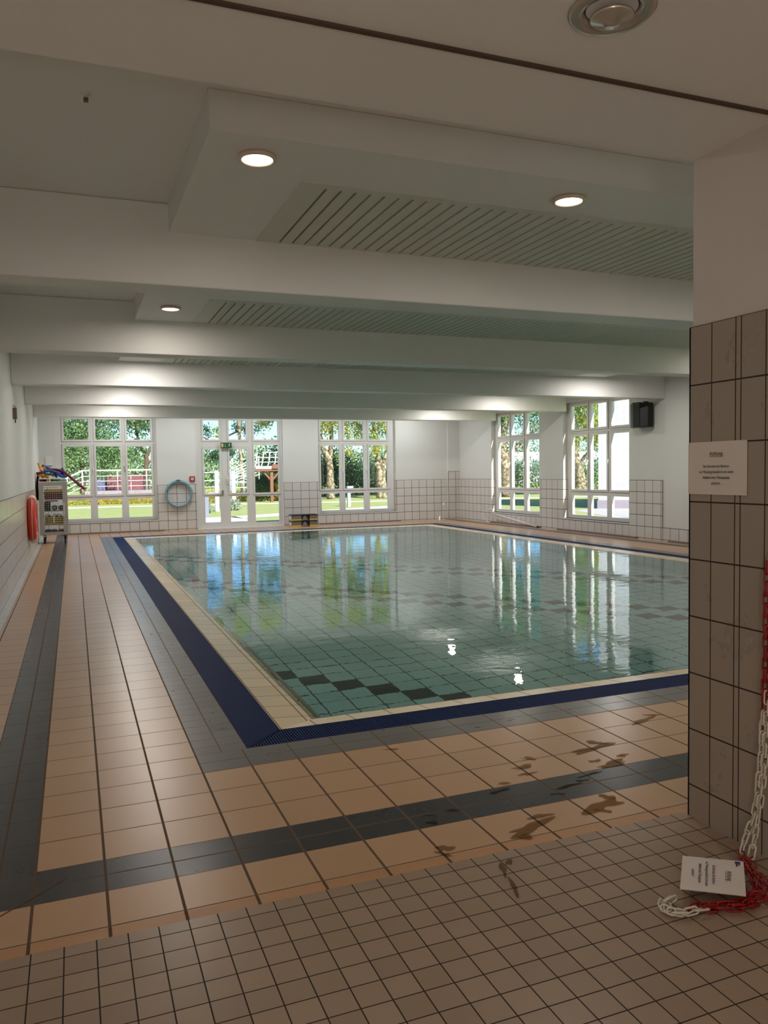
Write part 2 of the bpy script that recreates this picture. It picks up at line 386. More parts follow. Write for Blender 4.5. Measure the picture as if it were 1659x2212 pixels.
# slim convector covers at the wall foot
conv = mat('brown_plinth', srgb(132, 112, 100), .4)
mb = MB()
for a, b in ((-.35, 2.3), (6.76, 9.35)): mb.box((a, YF-.09, 0), (b, YF-.012, .035))
for a, b in ((17.75, 20.4), (13.9, 16.9), (9.5, 12.9)): mb.box((XR-.10, a, 0), (XR-.012, b, .035))
struct('baseboard_back', mb, conv)

# near right pillar wall
CX = 2.4976
mb = MB(); mb.box((CX+.012, -3.2, -.3), (3.02, 2.712, 3.9)); struct('wall_near', mb, paint_col)
mb = MB()
mb.mi = 0; mb.box((CX, 2.4495, 0), (CX+.012, 2.72, 2.146)); mb.mi = 1; mb.box((CX, 2.435, 0), (CX+.012, 2.4495, 2.146))
mb.mi = 2; mb.box((CX, -3.2, 0), (CX+.012, 2.435, 2.146))
mb.mi = 3; mb.box((CX, 2.712, 0), (3.02, 2.72, 2.146))
struct('trim_13', mb, [col_t, col_t2, col_t3, mat('pillar_edge', srgb(120, 100, 86), .5)])

# ceiling: near slab, high ceiling, beams, dropped panels
mb = MB(); mb.box((XL-.3, 2.235, 2.85), (XR+.3, 2.715, 3.9)); mb.box((XL-.3, -3.4, 2.838), (3.1, 2.222, 3.9)); struct('ceiling_near', mb, paint_c)
mb = MB(); mb.box((XL-.3, 2.219, 2.830), (3.1, 2.237, 2.95)); struct('trim_14', mb, mat('ceiling_joint', srgb(84, 66, 52), .7))
mb = MB(); mb.box((XL-.3, 2.715, ZC), (XR+.3, YF+.3, 3.9)); struct('ceiling', mb, paint_c)
for k in range(5):
    y1 = 6.40+3.5*k
    mb = MB(); mb.box((XL, y1-.30, ZB), (XR, y1, ZC)); o = struct('ceiling_beam', mb, paint_c, bevel=.012)
for k in range(5):
    ya = 4.23 if k == 0 else 4.23+3.5*k; yb = 6.10+3.5*k
    s0 = 4.86+3.5*k
    mb = MB(); wall = [(.72, ya, 9.88, s0), (.72, s0, 1.46, yb), (9.08, s0, 9.88, yb)]
    for a, b, c, d in wall: mb.box((a, b, ZP), (c, d, ZC-.002))
    struct('ceiling_panel', mb, paint_c)
    mb = MB(); mb.box((1.37, s0-.08, ZP-.006), (9.17, s0, ZP)); mb.box((1.37, s0, ZP-.006), (1.46, yb, ZP)); mb.box((9.08, s0, ZP-.006), (9.17, yb, ZP))
    struct('trim_15', mb, slat_m)
    mb = MB(); mb.mi = 0; x = 1.46
    while x < 9.06:
        mb.box((x, s0, ZP-.004), (x+.083, yb, ZP+.012)); x += .1
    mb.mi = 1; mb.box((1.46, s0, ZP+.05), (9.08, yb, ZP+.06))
    struct('ceiling_slats', mb, [slat_m, black_gap])

# ------------------------------------------------------------------ windows
m, n = nt('window_glass')
out = N(n, 'ShaderNodeOutputMaterial'); tr = N(n, 'ShaderNodeBsdfTransparent'); gl = N(n, 'ShaderNodeBsdfGlossy'); mx = N(n, 'ShaderNodeMixShader')
gl.inputs['Roughness'].default_value = 0; tr.inputs['Color'].default_value = (.95, .98, .98, 1)
geo = N(n, 'ShaderNodeNewGeometry'); dp = N(n, 'ShaderNodeVectorMath', operation='DOT_PRODUCT')
n.links.new(geo.outputs['Incoming'], dp.inputs[0]); n.links.new(geo.outputs['Normal'], dp.inputs[1])
sch = math_(n, 'ADD', math_(n, 'MULTIPLY', math_(n, 'POWER', math_(n, 'SUBTRACT', 1.0, math_(n, 'ABSOLUTE', dp.outputs['Value'])), 5.0), .9), .05)
n.links.new(sch, mx.inputs[0]); n.links.new(tr.outputs[0], mx.inputs[1]); n.links.new(gl.outputs[0], mx.inputs[2]); n.links.new(mx.outputs[0], out.inputs[0])
glass = m
def frame_window(name, origin, axis, width, divs, zb):
    """origin = start point on the frame plane; axis = unit vector along the wall; rows = [(glass z0, z1)]; divs = glass spans"""
    root = bpy.data.objects.new(name, None); C.objects.link(root); root['kind'] = 'structure'; root.location = origin
    root.rotation_euler = (0, 0, math.atan2(axis[1], axis[0]))
    # outer frame plate with holes
    D = .07
    us = sorted({0, width, *[u for d in divs for u in d[:2]]}); 
    mb = MB()
    holes = [(u0, u1, z0, z1) for (u0, u1, rws) in divs for (z0, z1) in rws]
    zs = sorted({zb, WTOP, *[h[2] for h in holes], *[h[3] for h in holes]})
    for ua, ub in zip(us, us[1:]):
        for za, zc in zip(zs, zs[1:]):
            if not any(h[0] <= ua+1e-6 and ub <= h[1]+1e-6 and h[2] <= za+1e-6 and zc <= h[3]+1e-6 for h in holes):
                mb.box((ua, 0, za), (ub, D, zc))
    mb.build('window_frame', frame_m, root)
    # raised sashes round each pane, stepped towards the room
    for (u0, u1, rws) in divs:
        for i, (z0, z1) in enumerate(rws):
            if i > 0:
                s = .055; mb = MB()
                a, b, c, d = u0-s, u1+s, z0-s, z1+s
                mb.box((a, -.018, c), (u0, 0, d)); mb.box((u1, -.018, c), (b, 0, d)); mb.box((u0, -.018, c), (u1, 0, z0)); mb.box((u0, -.018, z1), (u1, 0, d))
                sash = mb.build('sash', frame_m, root, bevel=.004)
                # dark rubber line round the sash
                mb = MB(); w_ = .005
                mb.box((a-w_, -.004, c-w_), (a, 0.0, d+w_)); mb.box((b, -.004, c-w_), (b+w_, 0, d+w_)); mb.box((a, -.004, d), (b, 0, d+w_)); mb.box((a, -.004, c-w_), (b, 0, c))
                mb.build('gasket', gasket, root)
            mb = MB(); mb.face([(u0, .035, z0), (u1, .035, z0), (u1, .035, z1), (u0, .035, z1)]); mb.build('pane', glass, root)
    return root
def handle(parent, u, z, m=None):
    mb = MB(); mb.box((u-.014, -.024, z-.04), (u+.014, -.016, z+.04)); mb.tube([(u, -.02, z), (u, -.055, z)], .009); mb.tube([(u, -.055, z+.01), (u, -.055, z-.11)], .010)
    mb.build('window_handle', m or white_pl, parent)
yf = YF+.13
r3 = [(.40, .905), (1.045, 2.335), (2.52, 3.06)]
win = frame_window('window_1', (W1[0], yf, 0), (1, 0), 2.55, [(.20, .81, r3), (.99, 1.61, r3), (1.79, 2.41, r3)], .31)
handle(win, .90, 1.75); handle(win, 1.70, 1.75, chrome)
win = frame_window('window_2', (W2[0], yf, 0), (1, 0), 2.48, [(.12, .70, r3), (.87, 1.48, r3), (1.66, 2.26, r3)], .31)
handle(win, .79, 1.62); handle(win, 1.56, 1.62)
dr = [(.157, .90), (1.0, 2.24), (2.52, 3.06)]
door = frame_window('door_1', (D1[0], yf, 0), (1, 0), 2.495, [(.24, .68, dr), (.96, 1.45, dr), (1.68, 2.38, [(.13, .885), (.985, 2.36), (2.52, 3.06)])], .0)
mb = MB(); mb.tube([(.74, -.02, 1.02), (.74, -.06, 1.02)], .01); mb.tube([(.74, -.06, 1.02), (.60, -.06, 1.02)], .011); mb.box((.72, -.025, .93), (.76, -.018, 1.08)); mb.build('door_handle', chrome, door)
mb = MB(); mb.box((.865, -.035, 1.25), (.90, -.018, 1.50)); mb.tube([(.882, -.06, 1.27), (.882, -.06, 1.46)], .009); mb.build('door_bolt', white_pl, door)
xf = XR+.13
rr = [(.40, .885), (1.03, 2.33), (2.50, 3.06)]
for i, (y0, y1) in enumerate((R1, R2_, R3_ADDED, R4_ADDED)):  # the last two are the added windows hidden by the pillar
    # seen from the room the axis runs towards -Y so the frame front faces -X
    win = frame_window('window_%d' % (3+i), (xf, y1, 0), (0, -1), y1-y0, [(.20, .82, rr), (.97, 1.57, rr), (1.75, 2.37, rr)], .31)
    handle(win, .895, 1.72); handle(win, 1.66, 1.72)
# window sills
mb = MB()
for a, b in (W1, W2): mb.box((a-.01, YF-.022, .283), (b+.01, YF+.13, .31))
for a, b in (R1, R2_): mb.box((XR-.022, a-.01, .283), (XR+.13, b+.01, .31))
struct('trim_16', mb, frame_m)

# ------------------------------------------------------------------ recessed lamps, some added out of view
lamp_glow = mat('lamp_diffuser_glow', (1, .86, .68, 1), .5, emit=9)
lamp_ring = mat('lamp_ring', srgb(225, 205, 185), .4)
def make_lamp(loc, label):
    t = thing('ceiling_lamp', label, 'lamp', loc, group='round ceiling lamps over the pool')
    MB().lathe([(.088, .0), (.108, -.004), (.105, -.022), (.092, -.026), (.086, -.02)], 40).build('lamp_ring', lamp_ring, t)
    MB().lathe([(.0, -.020), (.05, -.020), (.087, -.018)], 40).build('diffuser', lamp_glow, t)
    return t
ld = bpy.data.lights.new('lamp_light', 'AREA'); ld.shape = 'DISK'; ld.size = .17; ld.energy = LAMP_W; ld.color = LAMP_C
lamps = [((1.03, 4.50, ZP), 'nearest round ceiling lamp at the left, left of the slatted panel'), ((3.13, 4.52, ZP), 'round ceiling lamp at upper right, in front of the slatted panel'),
         ((5.3, 4.52, ZP), None), ((7.5, 4.52, ZP), None)]  # these two are fill lamps added out of view behind the pillar
for k in range(5):
    for x in (1.03, 3.15, 5.26, 7.38, 9.5):
        y, z = (21.4, ZC) if k == 4 else (8.80+3.5*k, ZP)
        if k == 4: z = ZC  # last-bay lamps are added behind the beam to brighten the far wall
        if k == 0 and x < 2: lamps.append(((x, y, z), 'round ceiling lamp in the second bay from the camera, left side'))
        elif x in (1.03, 9.5): lamps.append(((x, y, z), None))
        elif k == 4: lamps.append(((x, y-.35, z), None))
ldf = ld.copy(); ldf.energy = FAR_W; ldf.color = FAR_C
lde = ld.copy(); lde.energy = END_FILL_W; lde.color = END_FILL_C
first = None
for loc, lab in lamps:
    lab = lab or 'round recessed ceiling lamp hidden in the %s bay from the camera, %s' % (('first', 'second', 'third', 'fourth', 'fifth', 'sixth')[min(5, int((loc[1]-2.9)/3.5))], 'left side' if loc[0] < 2 else 'left of the middle' if loc[0] < 4 else 'in the middle' if loc[0] < 6 else 'right of the middle' if loc[0] < 8 else 'far right side')
    if first is None: first = make_lamp(loc, lab)
    else: dup(first, loc, label=lab)
    lo = bpy.data.objects.new('lamp_light', ld if loc[1] < 10 else lde if loc[1] > 20.5 else ldf); C.objects.link(lo); lo.location = (loc[0], loc[1], loc[2]-.03)
# unseen fill lights added behind the camera to brighten ceiling and near floor
ld2 = bpy.data.lights.new('unseen_fill_disc', 'AREA'); ld2.shape = 'DISK'; ld2.size = .3; ld2.energy = 4; ld2.color = (1.0, .88, .76)
lg = bpy.data.lights.new('unseen_fill_point', 'POINT'); lg.energy = 30; lg.shadow_soft_size = .14; lg.color = (1.0, .88, .78)  # added point source without a fixture, throws light up at the ceiling
lo = bpy.data.objects.new('unseen_fill_point', lg); C.objects.link(lo); lo.location = (-.5, -1.6, 1.0)
for loc in ((.6, -.6, 2.80), (.6, -2.4, 2.80)):
    lo = bpy.data.objects.new('unseen_fill_disc', ld2); C.objects.link(lo); lo.location = loc

# ------------------------------------------------------------------ text helper
def text_mesh(name, s, size, m, parent, loc, rot, align='CENTER', bold=0, squash=1):
    cu = bpy.data.curves.new(name, 'FONT'); cu.body = s; cu.size = size; cu.align_x = align; cu.offset = bold; cu.extrude = .0001
    o = bpy.data.objects.new('tmp', cu); C.objects.link(o)
    dg = bpy.context.evaluated_depsgraph_get(); me = bpy.data.meshes.new_from_object(o.evaluated_get(dg))
    bpy.data.objects.remove(o); me.materials.clear(); me.materials.append(m)
    w_ = max(v.co.x for v in me.vertices)-min(v.co.x for v in me.vertices)
    t = bpy.data.objects.new(name, me); C.objects.link(t); t.parent = parent; t.location = loc; t.rotation_euler = rot; t.scale = (squash, 1, 1)
    return t, w_
ink = mat('black_ink', srgb(24, 22, 22), .7); paper = mat('white_paper', srgb(222, 212, 206), .5, noise=.02)
def notice(root, W, H, logo=False):
    """local frame: x right, z up, printed side facing -y"""
    mb = MB(); nx = 12
    for i in range(nx):
        for (ua, ub) in ((i/nx, (i+1)/nx),):
            f = lambda u: -.0015-.0015*math.sin(u*9)
            a, b = -W/2+W*ua, -W/2+W*ub
            mb.face([(a, f(ua), -H/2), (b, f(ub), -H/2), (b, f(ub), H/2), (a, f(ua), H/2)])
            mb.face([(a, .0, -H/2), (b, .0, -H/2), (b, .0, H/2), (a, .0, H/2)])
    mb.build('sheet', paper, root)
    r = (math.pi/2, 0, 0); y = -.0045
    t, w_ = text_mesh('heading', 'Achtung', .024, ink, root, (0, y, H/2-.058), r, squash=.9)
    mb = MB(); mb.box((-w_*.45, y-.0002, H/2-.0635), (w_*.45, y, H/2-.062)); mb.build('underline', ink, root)
    L = [('Das Betreten des Beckens', 0), ('zur Wassergymnastik ist nur unter', .00004), ('Aufsicht eines Therapeuten', .00010), ('gestattet.', 0)]
    for i, (s, b) in enumerate(L):
        text_mesh('text_line', s, .0155, ink, root, (0, y, H/2-.108-.0235*i), r, bold=b, squash=.86)
    if logo:
        mb = MB(); mb.box((-W/2+.014, y-.0003, H/2-.030), (-W/2+.032, y, H/2-.012)); mb.build('logo_square', mat('blue_logo', srgb(30, 50, 120), .5), root)
        mb = MB(); mb.box((-W/2+.034, y-.0003, H/2-.027), (-W/2+.052, y, H/2-.022)); mb.box((-W/2+.034, y-.0003, H/2-.018), (-W/2+.046, y, H/2-.015)); mb.build('logo_lines', ink, root)
s1 = thing('wall_notice', 'white paper notice with black text taped to the tiled pillar', 'notice', (CX-.0015, 2.56, 1.54), -math.pi/2)
notice(s1, .322, .222)

# ------------------------------------------------------------------ plastic chain
red_p = mat('red_plastic', srgb(150, 22, 26), .35); white_c = mat('white_chain_plastic', srgb(214, 206, 190), .4)
LP = .042
def link_mesh():
    mb = MB(); pts = []
    for i in range(7): a = math.pi*i/6; pts.append((.0115*math.cos(a), 0, .018+.0105*math.sin(a)))
    for i in range(7): a = math.pi+math.pi*i/6; pts.append((.0115*math.cos(a), 0, -.018+.0105*math.sin(a)))
    mb.tube(pts, .0036, 6, closed=True); return mb
def chain(name, label, path, colors, twist=0.0):
    root = thing(name, label, 'chain', path[0])
    P = smooth_path(path, 16); L = [0]
    for a, b in zip(P, P[1:]): L.append(L[-1]+(b-a).length)
    n_ = int(L[-1]/LP); base = {}
    for i in range(n_):
        s = (i+.5)*LP; j = max(k for k in range(len(L)) if L[k] <= s); j = min(j, len(P)-2)
        t = (s-L[j])/max(1e-6, L[j+1]-L[j]); p = P[j].lerp(P[j+1], t); d = (P[j+1]-P[j]).normalized()
        c = colors(i/n_)
        if c not in base:
            o = link_mesh().build('chain_link', red_p if c == 'r' else white_c); base[c] = o
        else:
            o = base[c].copy(); C.objects.link(o)
        q = d.to_track_quat('Z', 'Y') @ Euler((0, 0, (math.pi/2 if i % 2 else 0)+twist+random.uniform(-.3, .3))).to_quaternion()
        o.parent = root; o.rotation_mode = 'QUATERNION'; o.rotation_quaternion = q; o.location = p-Vector(path[0])
    return root
XC = 2.462
A = [(XC, 2.262, 1.18), (XC, 2.268, 1.043), (XC, 2.272, .772), (XC, 2.279, .57), (XC, 2.290, .40), (XC, 2.31, .20), (2.43, 2.335, .06), (2.38, 2.30, .022), (2.32, 2.20, .016), (2.24, 2.10, .016), (2.14, 2.07, .014), (2.05, 2.08, .014), (1.97, 2.105, .018), (1.91, 2.09, .016), (1.87, 2.12, .016), (1.90, 2.16, .018), (1.96, 2.16, .028)]
def colA(f): return 'r' if f < .30 else 'w' if f < .60 else 'r' if f < .90 else 'w'
mbh = chain('plastic_chain', 'red and white plastic chain hanging down the pillar into a heap, left strand', A, colA)
B = [(XC-.004, 2.245, 1.18), (XC-.004, 2.252, .95), (XC-.004, 2.254, .70), (XC-.004, 2.262, .48), (XC-.006, 2.276, .30), (XC-.01, 2.295, .14), (2.43, 2.30, .02), (2.36, 2.24, .03), (2.28, 2.06, .016), (2.21, 2.05, .014), (2.12, 2.04, .014), (2.03, 2.07, .014), (1.95, 2.08, .02), (1.88, 2.09, .02), (1.86, 2.15, .02), (1.93, 2.19, .016)]
def colB(f): return 'r' if f < .24 else 'w' if f < .58 else 'r' if f < .86 else 'w'
chain('plastic_chain', 'red and white plastic chain hanging down the pillar into a heap, right strand', B, colB, .6)
Cc = [(2.34, 2.26, .03), (2.25, 2.08, .02), (2.19, 2.12, .014), (2.24, 2.20, .014), (2.17, 2.06, .016), (2.09, 2.06, .02), (2.02, 2.09, .016)]
chain('plastic_chain', 'short red plastic chain coiled beneath the fallen notice', Cc, lambda f: 'r', .3)
# hook the chains hang from
mb = MB(); mb.lathe([(0, 0), (.02, 0), (.02, .006), (0, .006)], 16, (0, 0, 0), Matrix.Rotation(-math.pi/2, 3, 'Y')); mb.tube([(-.005, 0, 0), (-.03, 0, 0), (-.045, 0, -.01), (-.04, 0, -.03), (-.028, 0, -.035)], .004)
o = mb.build('wall_hook', chrome, loc=(CX, 2.253, 1.20)); tag(o, 'small steel hook on the pillar carrying the plastic chains', 'hook')
# fallen notice lying on the chain
pc = [Vector((2.170, 2.383, .045)), Vector((2.282, 2.201, .06)), Vector((2.107, 2.021, .06)), Vector((1.955, 2.160, .045))]  # TL TR BR BL on the photo
cen = sum(pc, Vector())/4
xd = ((pc[2]-pc[1])+(pc[3]-pc[0])).normalized()      # reading direction
zd = ((pc[1]-pc[0])+(pc[2]-pc[3])); zd = (zd-xd*zd.dot(xd)).normalized()
yd = zd.cross(xd)
s2 = thing('fallen_notice', 'white paper notice lying askew on the coiled chain by the pillar', 'notice')
s2.matrix_world = Matrix(((xd.x, yd.x, zd.x, cen.x), (xd.y, yd.y, zd.y, cen.y), (xd.z, yd.z, zd.z, cen.z), (0, 0, 0, 1)))
notice(s2, .262, .215, True)

# ------------------------------------------------------------------ ceiling vent and sprinkler stub
t = thing('ceiling_vent', 'round white ceiling vent with a metal disc valve, at the top edge', 'vent', (1.455, 1.89, 2.838))
MB().lathe([(.072, .0), (.118, .0), (.122, -.006), (.112, -.016), (.086, -.014), (.074, .0), (.07, .06)], 48).build('outer_ring', mat('vent_enamel', srgb(188, 178, 166), .2, metal=.5), t)
MB().lathe([(.0, .03), (.068, .03)], 40).build('throat', black_gap, t)
MB().lathe([(.0, -.045), (.022, -.045), (.026, -.040), (.058, -.030), (.062, -.024), (.058, -.018), (.0, -.014)], 48).build('valve_disc', mat('vent_disc', srgb(205, 200, 190), .22, metal=.7), t)
MB().tube([(0, 0, -.02), (0, 0, .03)], .006).build('spindle', chrome, t)
t = thing('ceiling_sprinkler', 'small ceiling stub on the bare white ceiling, upper left', 'sprinkler', (.128, 4.50, ZC))
MB().lathe([(.03, 0), (.028, -.006), (.012, -.010), (.008, -.03), (0, -.03)], 20).build('rose', frame_m, t)
MB().box((-.012, -.012, -.045), (.012, .012, -.028)).build('head', mat('brass_head', srgb(120, 104, 80), .4, metal=.6), t)

# ------------------------------------------------------------------ left wall: lifebuoy, sensor
orange = mat('lifebuoy_orange', srgb(214, 62, 38), .45, noise=.05); band = mat('lifebuoy_band', srgb(222, 196, 180), .5); rope = mat('white_rope', srgb(215, 205, 190), .8)
t = thing('lifebuoy', 'orange lifebuoy with pale bands hung on the tiled left wall', 'lifebuoy', (XL+.085, 16.1, .77))
def ring(R, r, a0, a1, n, sx=.75):
    mb = MB(); pts = arc((0, 0, 0), R, a0, a1, n, 'yz'); mb.tube(pts, r, 16, cap=True); 
    for v in mb.bm.verts: v.co.x *= sx
    return mb
full = MB(); full.tube(arc((0, 0, 0), .365, 0, 2*math.pi*47/48, 48, 'yz'), .092, 16, closed=True)
for v in full.bm.verts: v.co.x *= .8
full.build('ring', orange, t)
for a in (45, 135, 225, 315):
    a = math.radians(a+22 if a in (45, 225) else a-22); ring(.365, .100, a-.13, a+.13, 8, .8).build('band', band, t)
for k in range(4):
    a = math.radians(90*k); pts = []
    for i in range(9):
        b = a+math.radians(90)*i/8+.35; R_ = .452+.015*math.sin(math.pi*i/8); pts.append((.01, R_*math.cos(b), R_*math.sin(b)))
    MB().tube(smooth_path(pts, 3), .006, 6).build('grab_rope', rope, t)
MB().box((-.07, -.03, .36), (-.085, .03, .42)).build('hanger', chrome, t)
MB().tube([(.06, -.34, .12), (.075, -.30, -.05), (.06, -.36, -.1)], .006, 6).build('loose_rope', rope, t)
t = thing('wall_sensor', 'small brown box with a short rod, high on the left wall', 'sensor', (XL, 13.25, 2.52))
MB().box((0, -.05, -.09), (.055, .05, .08)).build('housing', mat('sensor_brown', srgb(112, 96, 90), .5), t, bevel=.005)
MB().tube([(.03, 0, -.09), (.03, 0, -.15)], .008).build('rod', black_pl, t)
MB().tube([(.03, 0, .08), (.03, .02, .11), (.0, .03, .115)], .006).build('clip', gasket, t)

# ------------------------------------------------------------------ far wall: hoops, alarm, exit sign, switch panel
hoop_m = [mat('pale_blue_hoop', srgb(118, 160, 176), .35), mat('aqua_hoop', srgb(96, 146, 164), .35)]
for i, (dx, dz, dy, R_) in enumerate(((0, 0, .03, .352), (.006, -.006, .062, .350), (-.004, -.012, .094, .345))):
    mb = MB(); mb.tube(arc((0, 0, 0), R_, 0, 2*math.pi*63/64, 64, 'xz'), .021, 10, closed=True)
    o = mb.build('exercise_hoop', hoop_m[i % 2], loc=(2.70+dx, YF-dy-.012, 1.025+dz))
    tag(o, ('blue exercise hoop hung on the back wall, %s of three' % ('innermost against the wall', 'middle one', 'outermost')[i]), 'hoop', 'blue hoops hung on one wall hook')
t = thing('wall_strap', 'grey strap and hook holding the blue hoops on the back wall', 'hook', (2.70, YF, 1.39))
MB().box((-.06, -.13, -.025), (.05, 0, .012)).build('strap', mat('grey_strap', srgb(84, 88, 92), .7), t, bevel=.01)
MB().tube([(0, -.0, .01), (0, -.05, .02), (0, -.10, .0)], .008).build('hook', chrome, t)
t = thing('fire_alarm', 'red square fire alarm button beside the glass door', 'alarm', (3.085, YF, 1.42))
MB().box((-.072, -.045, -.072), (.072, 0, .072)).build('case', mat('alarm_red', srgb(178, 24, 30), .35), t, bevel=.008)
MB().box((-.036, -.049, -.036), (.036, -.044, .036)).build('window', white_pl, t)
MB().box((-.018, -.052, -.008), (.018, -.048, .008)).build('button', mat('alarm_black', srgb(60, 20, 20), .4), t)
# exit sign
sg = mat('exit_green', srgb(14, 92, 62), .4); sgl = mat('exit_pale', srgb(228, 190, 130), .5)
t = thing('exit_sign', 'green emergency exit sign above the glass double door', 'sign', (4.06, YF+.04, 2.352))
MB().box((-.155, -.03, -.078), (.155, .0, .078)).build('panel', sg, t, bevel=.003)
MB().box((-.138, -.034, -.052), (-.082, -.029, .052)).build('door_symbol', sgl, t)
mb = MB(); mb.box((-.030, -.034, -.036), (-.022, -.029, .050)); mb.face([(-.044, -.034, -.028), (-.008, -.034, -.028), (-.026, -.034, -.056)]); mb.build('arrow_symbol', sgl, t)
mb = MB(); mb.lathe([(0, 0), (.012, 0)], 12, (.098, -.0335, .046), Matrix.Rotation(math.pi/2, 3, 'X'))
for a, b, r_ in (((.092, .034), (.082, -.002), .010), ((.082, 0), (.108, -.016), .007), ((.108, -.016), (.094, -.048), .006), ((.082, 0), (.070, -.028), .007), ((.070, -.028), (.044, -.036), .006), ((.092, .028), (.120, .010), .005), ((.090, .028), (.062, .022), .005), ((.062, .022), (.056, .0), .005)):
    mb.tube([(a[0], -.032, a[1]), (b[0], -.032, b[1])], r_, 6)
mb.build('running_figure', sgl, t)
t = thing('switch_panel', 'flat white panel on the back wall beside the left window', 'panel', (-.58, YF, 1.955))
MB().box((-.085, -.02, -.12), (.085, 0, .12)).build('cover', white_pl, t, bevel=.004)
MB().box((-.06, -.024, -.128), (.075, 0, -.12)).build('bottom_edge', black_pl, t)

# ------------------------------------------------------------------ loudspeaker
t = thing('loudspeaker', 'black loudspeaker box mounted high on the right wall', 'speaker', (XR, 13.62, 2.64))
Rz = Matrix.Rotation(math.radians(0), 3, 'Z')
mb = MB(); pts = [(-.30, -.10), (-.30, .12), (-.22, .30), (-.07, .36), (-.07, -.24), (-.18, -.22)]
v = [[mb.bm.verts.new((x, y, z)) for x, y in pts] for z in (-.255, .255)]
for i in range(6): mb.bm.faces.new((v[0][i], v[0][(i+1) % 6], v[1][(i+1) % 6], v[1][i]))
mb.bm.faces.new(v[0]); mb.bm.faces.new(v[1]); mb.build('cabinet', black_pl, t, bevel=.01)
mb = MB(); mb.box((-.306, -.09, -.235), (-.298, .11, .235)); mb.build('grille', mat('speaker_grille', srgb(34, 36, 38), .7), t)
for yy in (-.1, .12, .26): MB().box((-.2, yy-.03, .255), (-.1, yy+.03, .285)).build('mounting_lug', black_pl, t)
MB().box((-.09, -.06, -.06), (0, .06, .06)).build('bracket', black_pl, t)

# ------------------------------------------------------------------ pool net with long pole leaning by the right wall
t = thing('pool_net', 'white pool net with long pole lying along the right wall', 'net', (11.16, 19.95, 0))
MB().tube([(.12, .15, .27), (.10, -2.2, .03)], .021, 10).build('pole', white_pl, t)
MB().tube([(.10, -2.2, .03), (.10, -2.26, .024)], .023, 10).build('end_cap', black_pl, t)
MB().tube(smooth_path([(.12, .15, .26), (.13, .13, .36), (.12, .27, .40), (.1, .44, .36), (.1, .55, .22), (.1, .58, .08), (.1, .35, .015), (.12, .18, .12), (.12, .15, .26)], 5), .009, 8).build('net_frame', white_pl, t)
mb = MB()
for i in range(6): mb.tube([(.13, .18+.065*i, .05+.0*i), (.15, .2+.06*i, .34-.02*i)], .0015, 4)
mb.build('netting', rope, t)

# ------------------------------------------------------------------ stacked step platforms
stg = mat('stepper_grey', srgb(120, 116, 112), .5); sty = mat('stepper_yellow', srgb(214, 178, 60), .5); stb = mat('stepper_black', srgb(40, 34, 34), .5); stw = mat('stepper_pattern', srgb(170, 160, 150), .6)
def stepper(z, label):
    t = thing('aerobic_step', label, 'step', (6.13, 22.02, z), group='step platforms stacked by the back wall')
    MB().box((-.385, -.17, .145), (.385, .17, .172)).build('top', stb, t, bevel=.006)
    for s in (-1, 1):
        a, b = (-.385, -.10) if s < 0 else (.15, .385)
        MB().box((a, -.165, .045), (b, .165, .145)).build('leg_block', stg, t, bevel=.004)
        MB().box((a, -.168, .0), (b, .168, .045)).build('foot', sty, t, bevel=.004)
        MB().box((a-.004 if s < 0 else b-.02, -.1, .05), (a+.02 if s < 0 else b+.004, .1, .12)).build('end_grip', white_pl, t)
    MB().box((-.10, -.12, .02), (.15, .12, .145)).build('core', stb, t)
    MB().lathe([(0, 0), (.055, 0), (.06, .004), (.05, .01), (0, .01)], 12, (.01, -.122, .08), Matrix.Rotation(math.pi/2, 3, 'X')).build('emblem', stw, t)
    MB().box((-.08, -.126, .02), (.11, -.12, .05)).build('emblem_base', stw, t)
    return t
stepper(0, 'grey and yellow aerobic step by the back wall, lower of the two'); stepper(.174, 'grey and yellow aerobic step by the back wall, upper of the two')

# ------------------------------------------------------------------ submerged handrail
t = thing('handrail', 'pale handrail under water along the left pool wall', 'rail', (BX0, 4.9, 0))
rail_m = mat('pale_rail', srgb(190, 176, 150), .35)
MB().tube([(.055, -.04, -.13), (.055, 3.0, -.13)], .017, 10).build('rail', rail_m, t)
for k in range(3): MB().tube([(.0, .5+k*.9, -.20), (.055, .5+k*.9, -.20), (.055, .5+k*.9, -.14)], .010, 8).build('bracket', stb, t)

# ------------------------------------------------------------------ equipment trolley
steel = mat('galvanised_frame', srgb(176, 172, 166), .4, metal=.2); wirew = mat('white_wire', srgb(205, 205, 200), .4); rubber = mat('black_rubber', srgb(20, 20, 22), .6)
CXa, CXb, CYa, CYb, CZ0, CZ1 = -.755, -.145, 19.70, 20.38, .20, 1.42
t = thing('equipment_trolley', 'grey wheeled trolley with wire mesh door full of exercise mats', 'trolley', (-.45, 20.04, 0))
L = lambda x, y, z: (x+.45, y-20.04, z)
mb = MB(); mb.box(L(CXa, CYa+.03, CZ0), L(CXa+.015, CYb, CZ1)); mb.box(L(CXa, CYb-.015, CZ0), L(CXb, CYb, CZ1*.0+.27)); mb.box(L(CXa, CYb-.02, 1.33), L(CXb, CYb, CZ1)); mb.box(L(CXa, CYb-.02, .2), L(CXa+.04, CYb, CZ1)); mb.box(L(CXb-.04, CYb-.02, .2), L(CXb, CYb, CZ1)); mb.build('side_panel', steel, t)
mb = MB(); mb.box(L(CXb-.015, CYa+.03, CZ0), L(CXb, CYb, CZ1)); mb.build('side_panel', steel, t)
MB().box(L(CXa, CYa+.03, CZ0), L(CXb, CYb, CZ0+.03)).build('bottom', steel, t)
MB().box(L(CXa, CYa, CZ1-.045), L(CXb, CYb, CZ1)).build('top', steel, t, bevel=.004)
for z in (.44, .755, 1.02): MB().box(L(CXa+.015, CYa+.05, z-.012), L(CXb-.015, CYb, z)).build('shelf', steel, t)
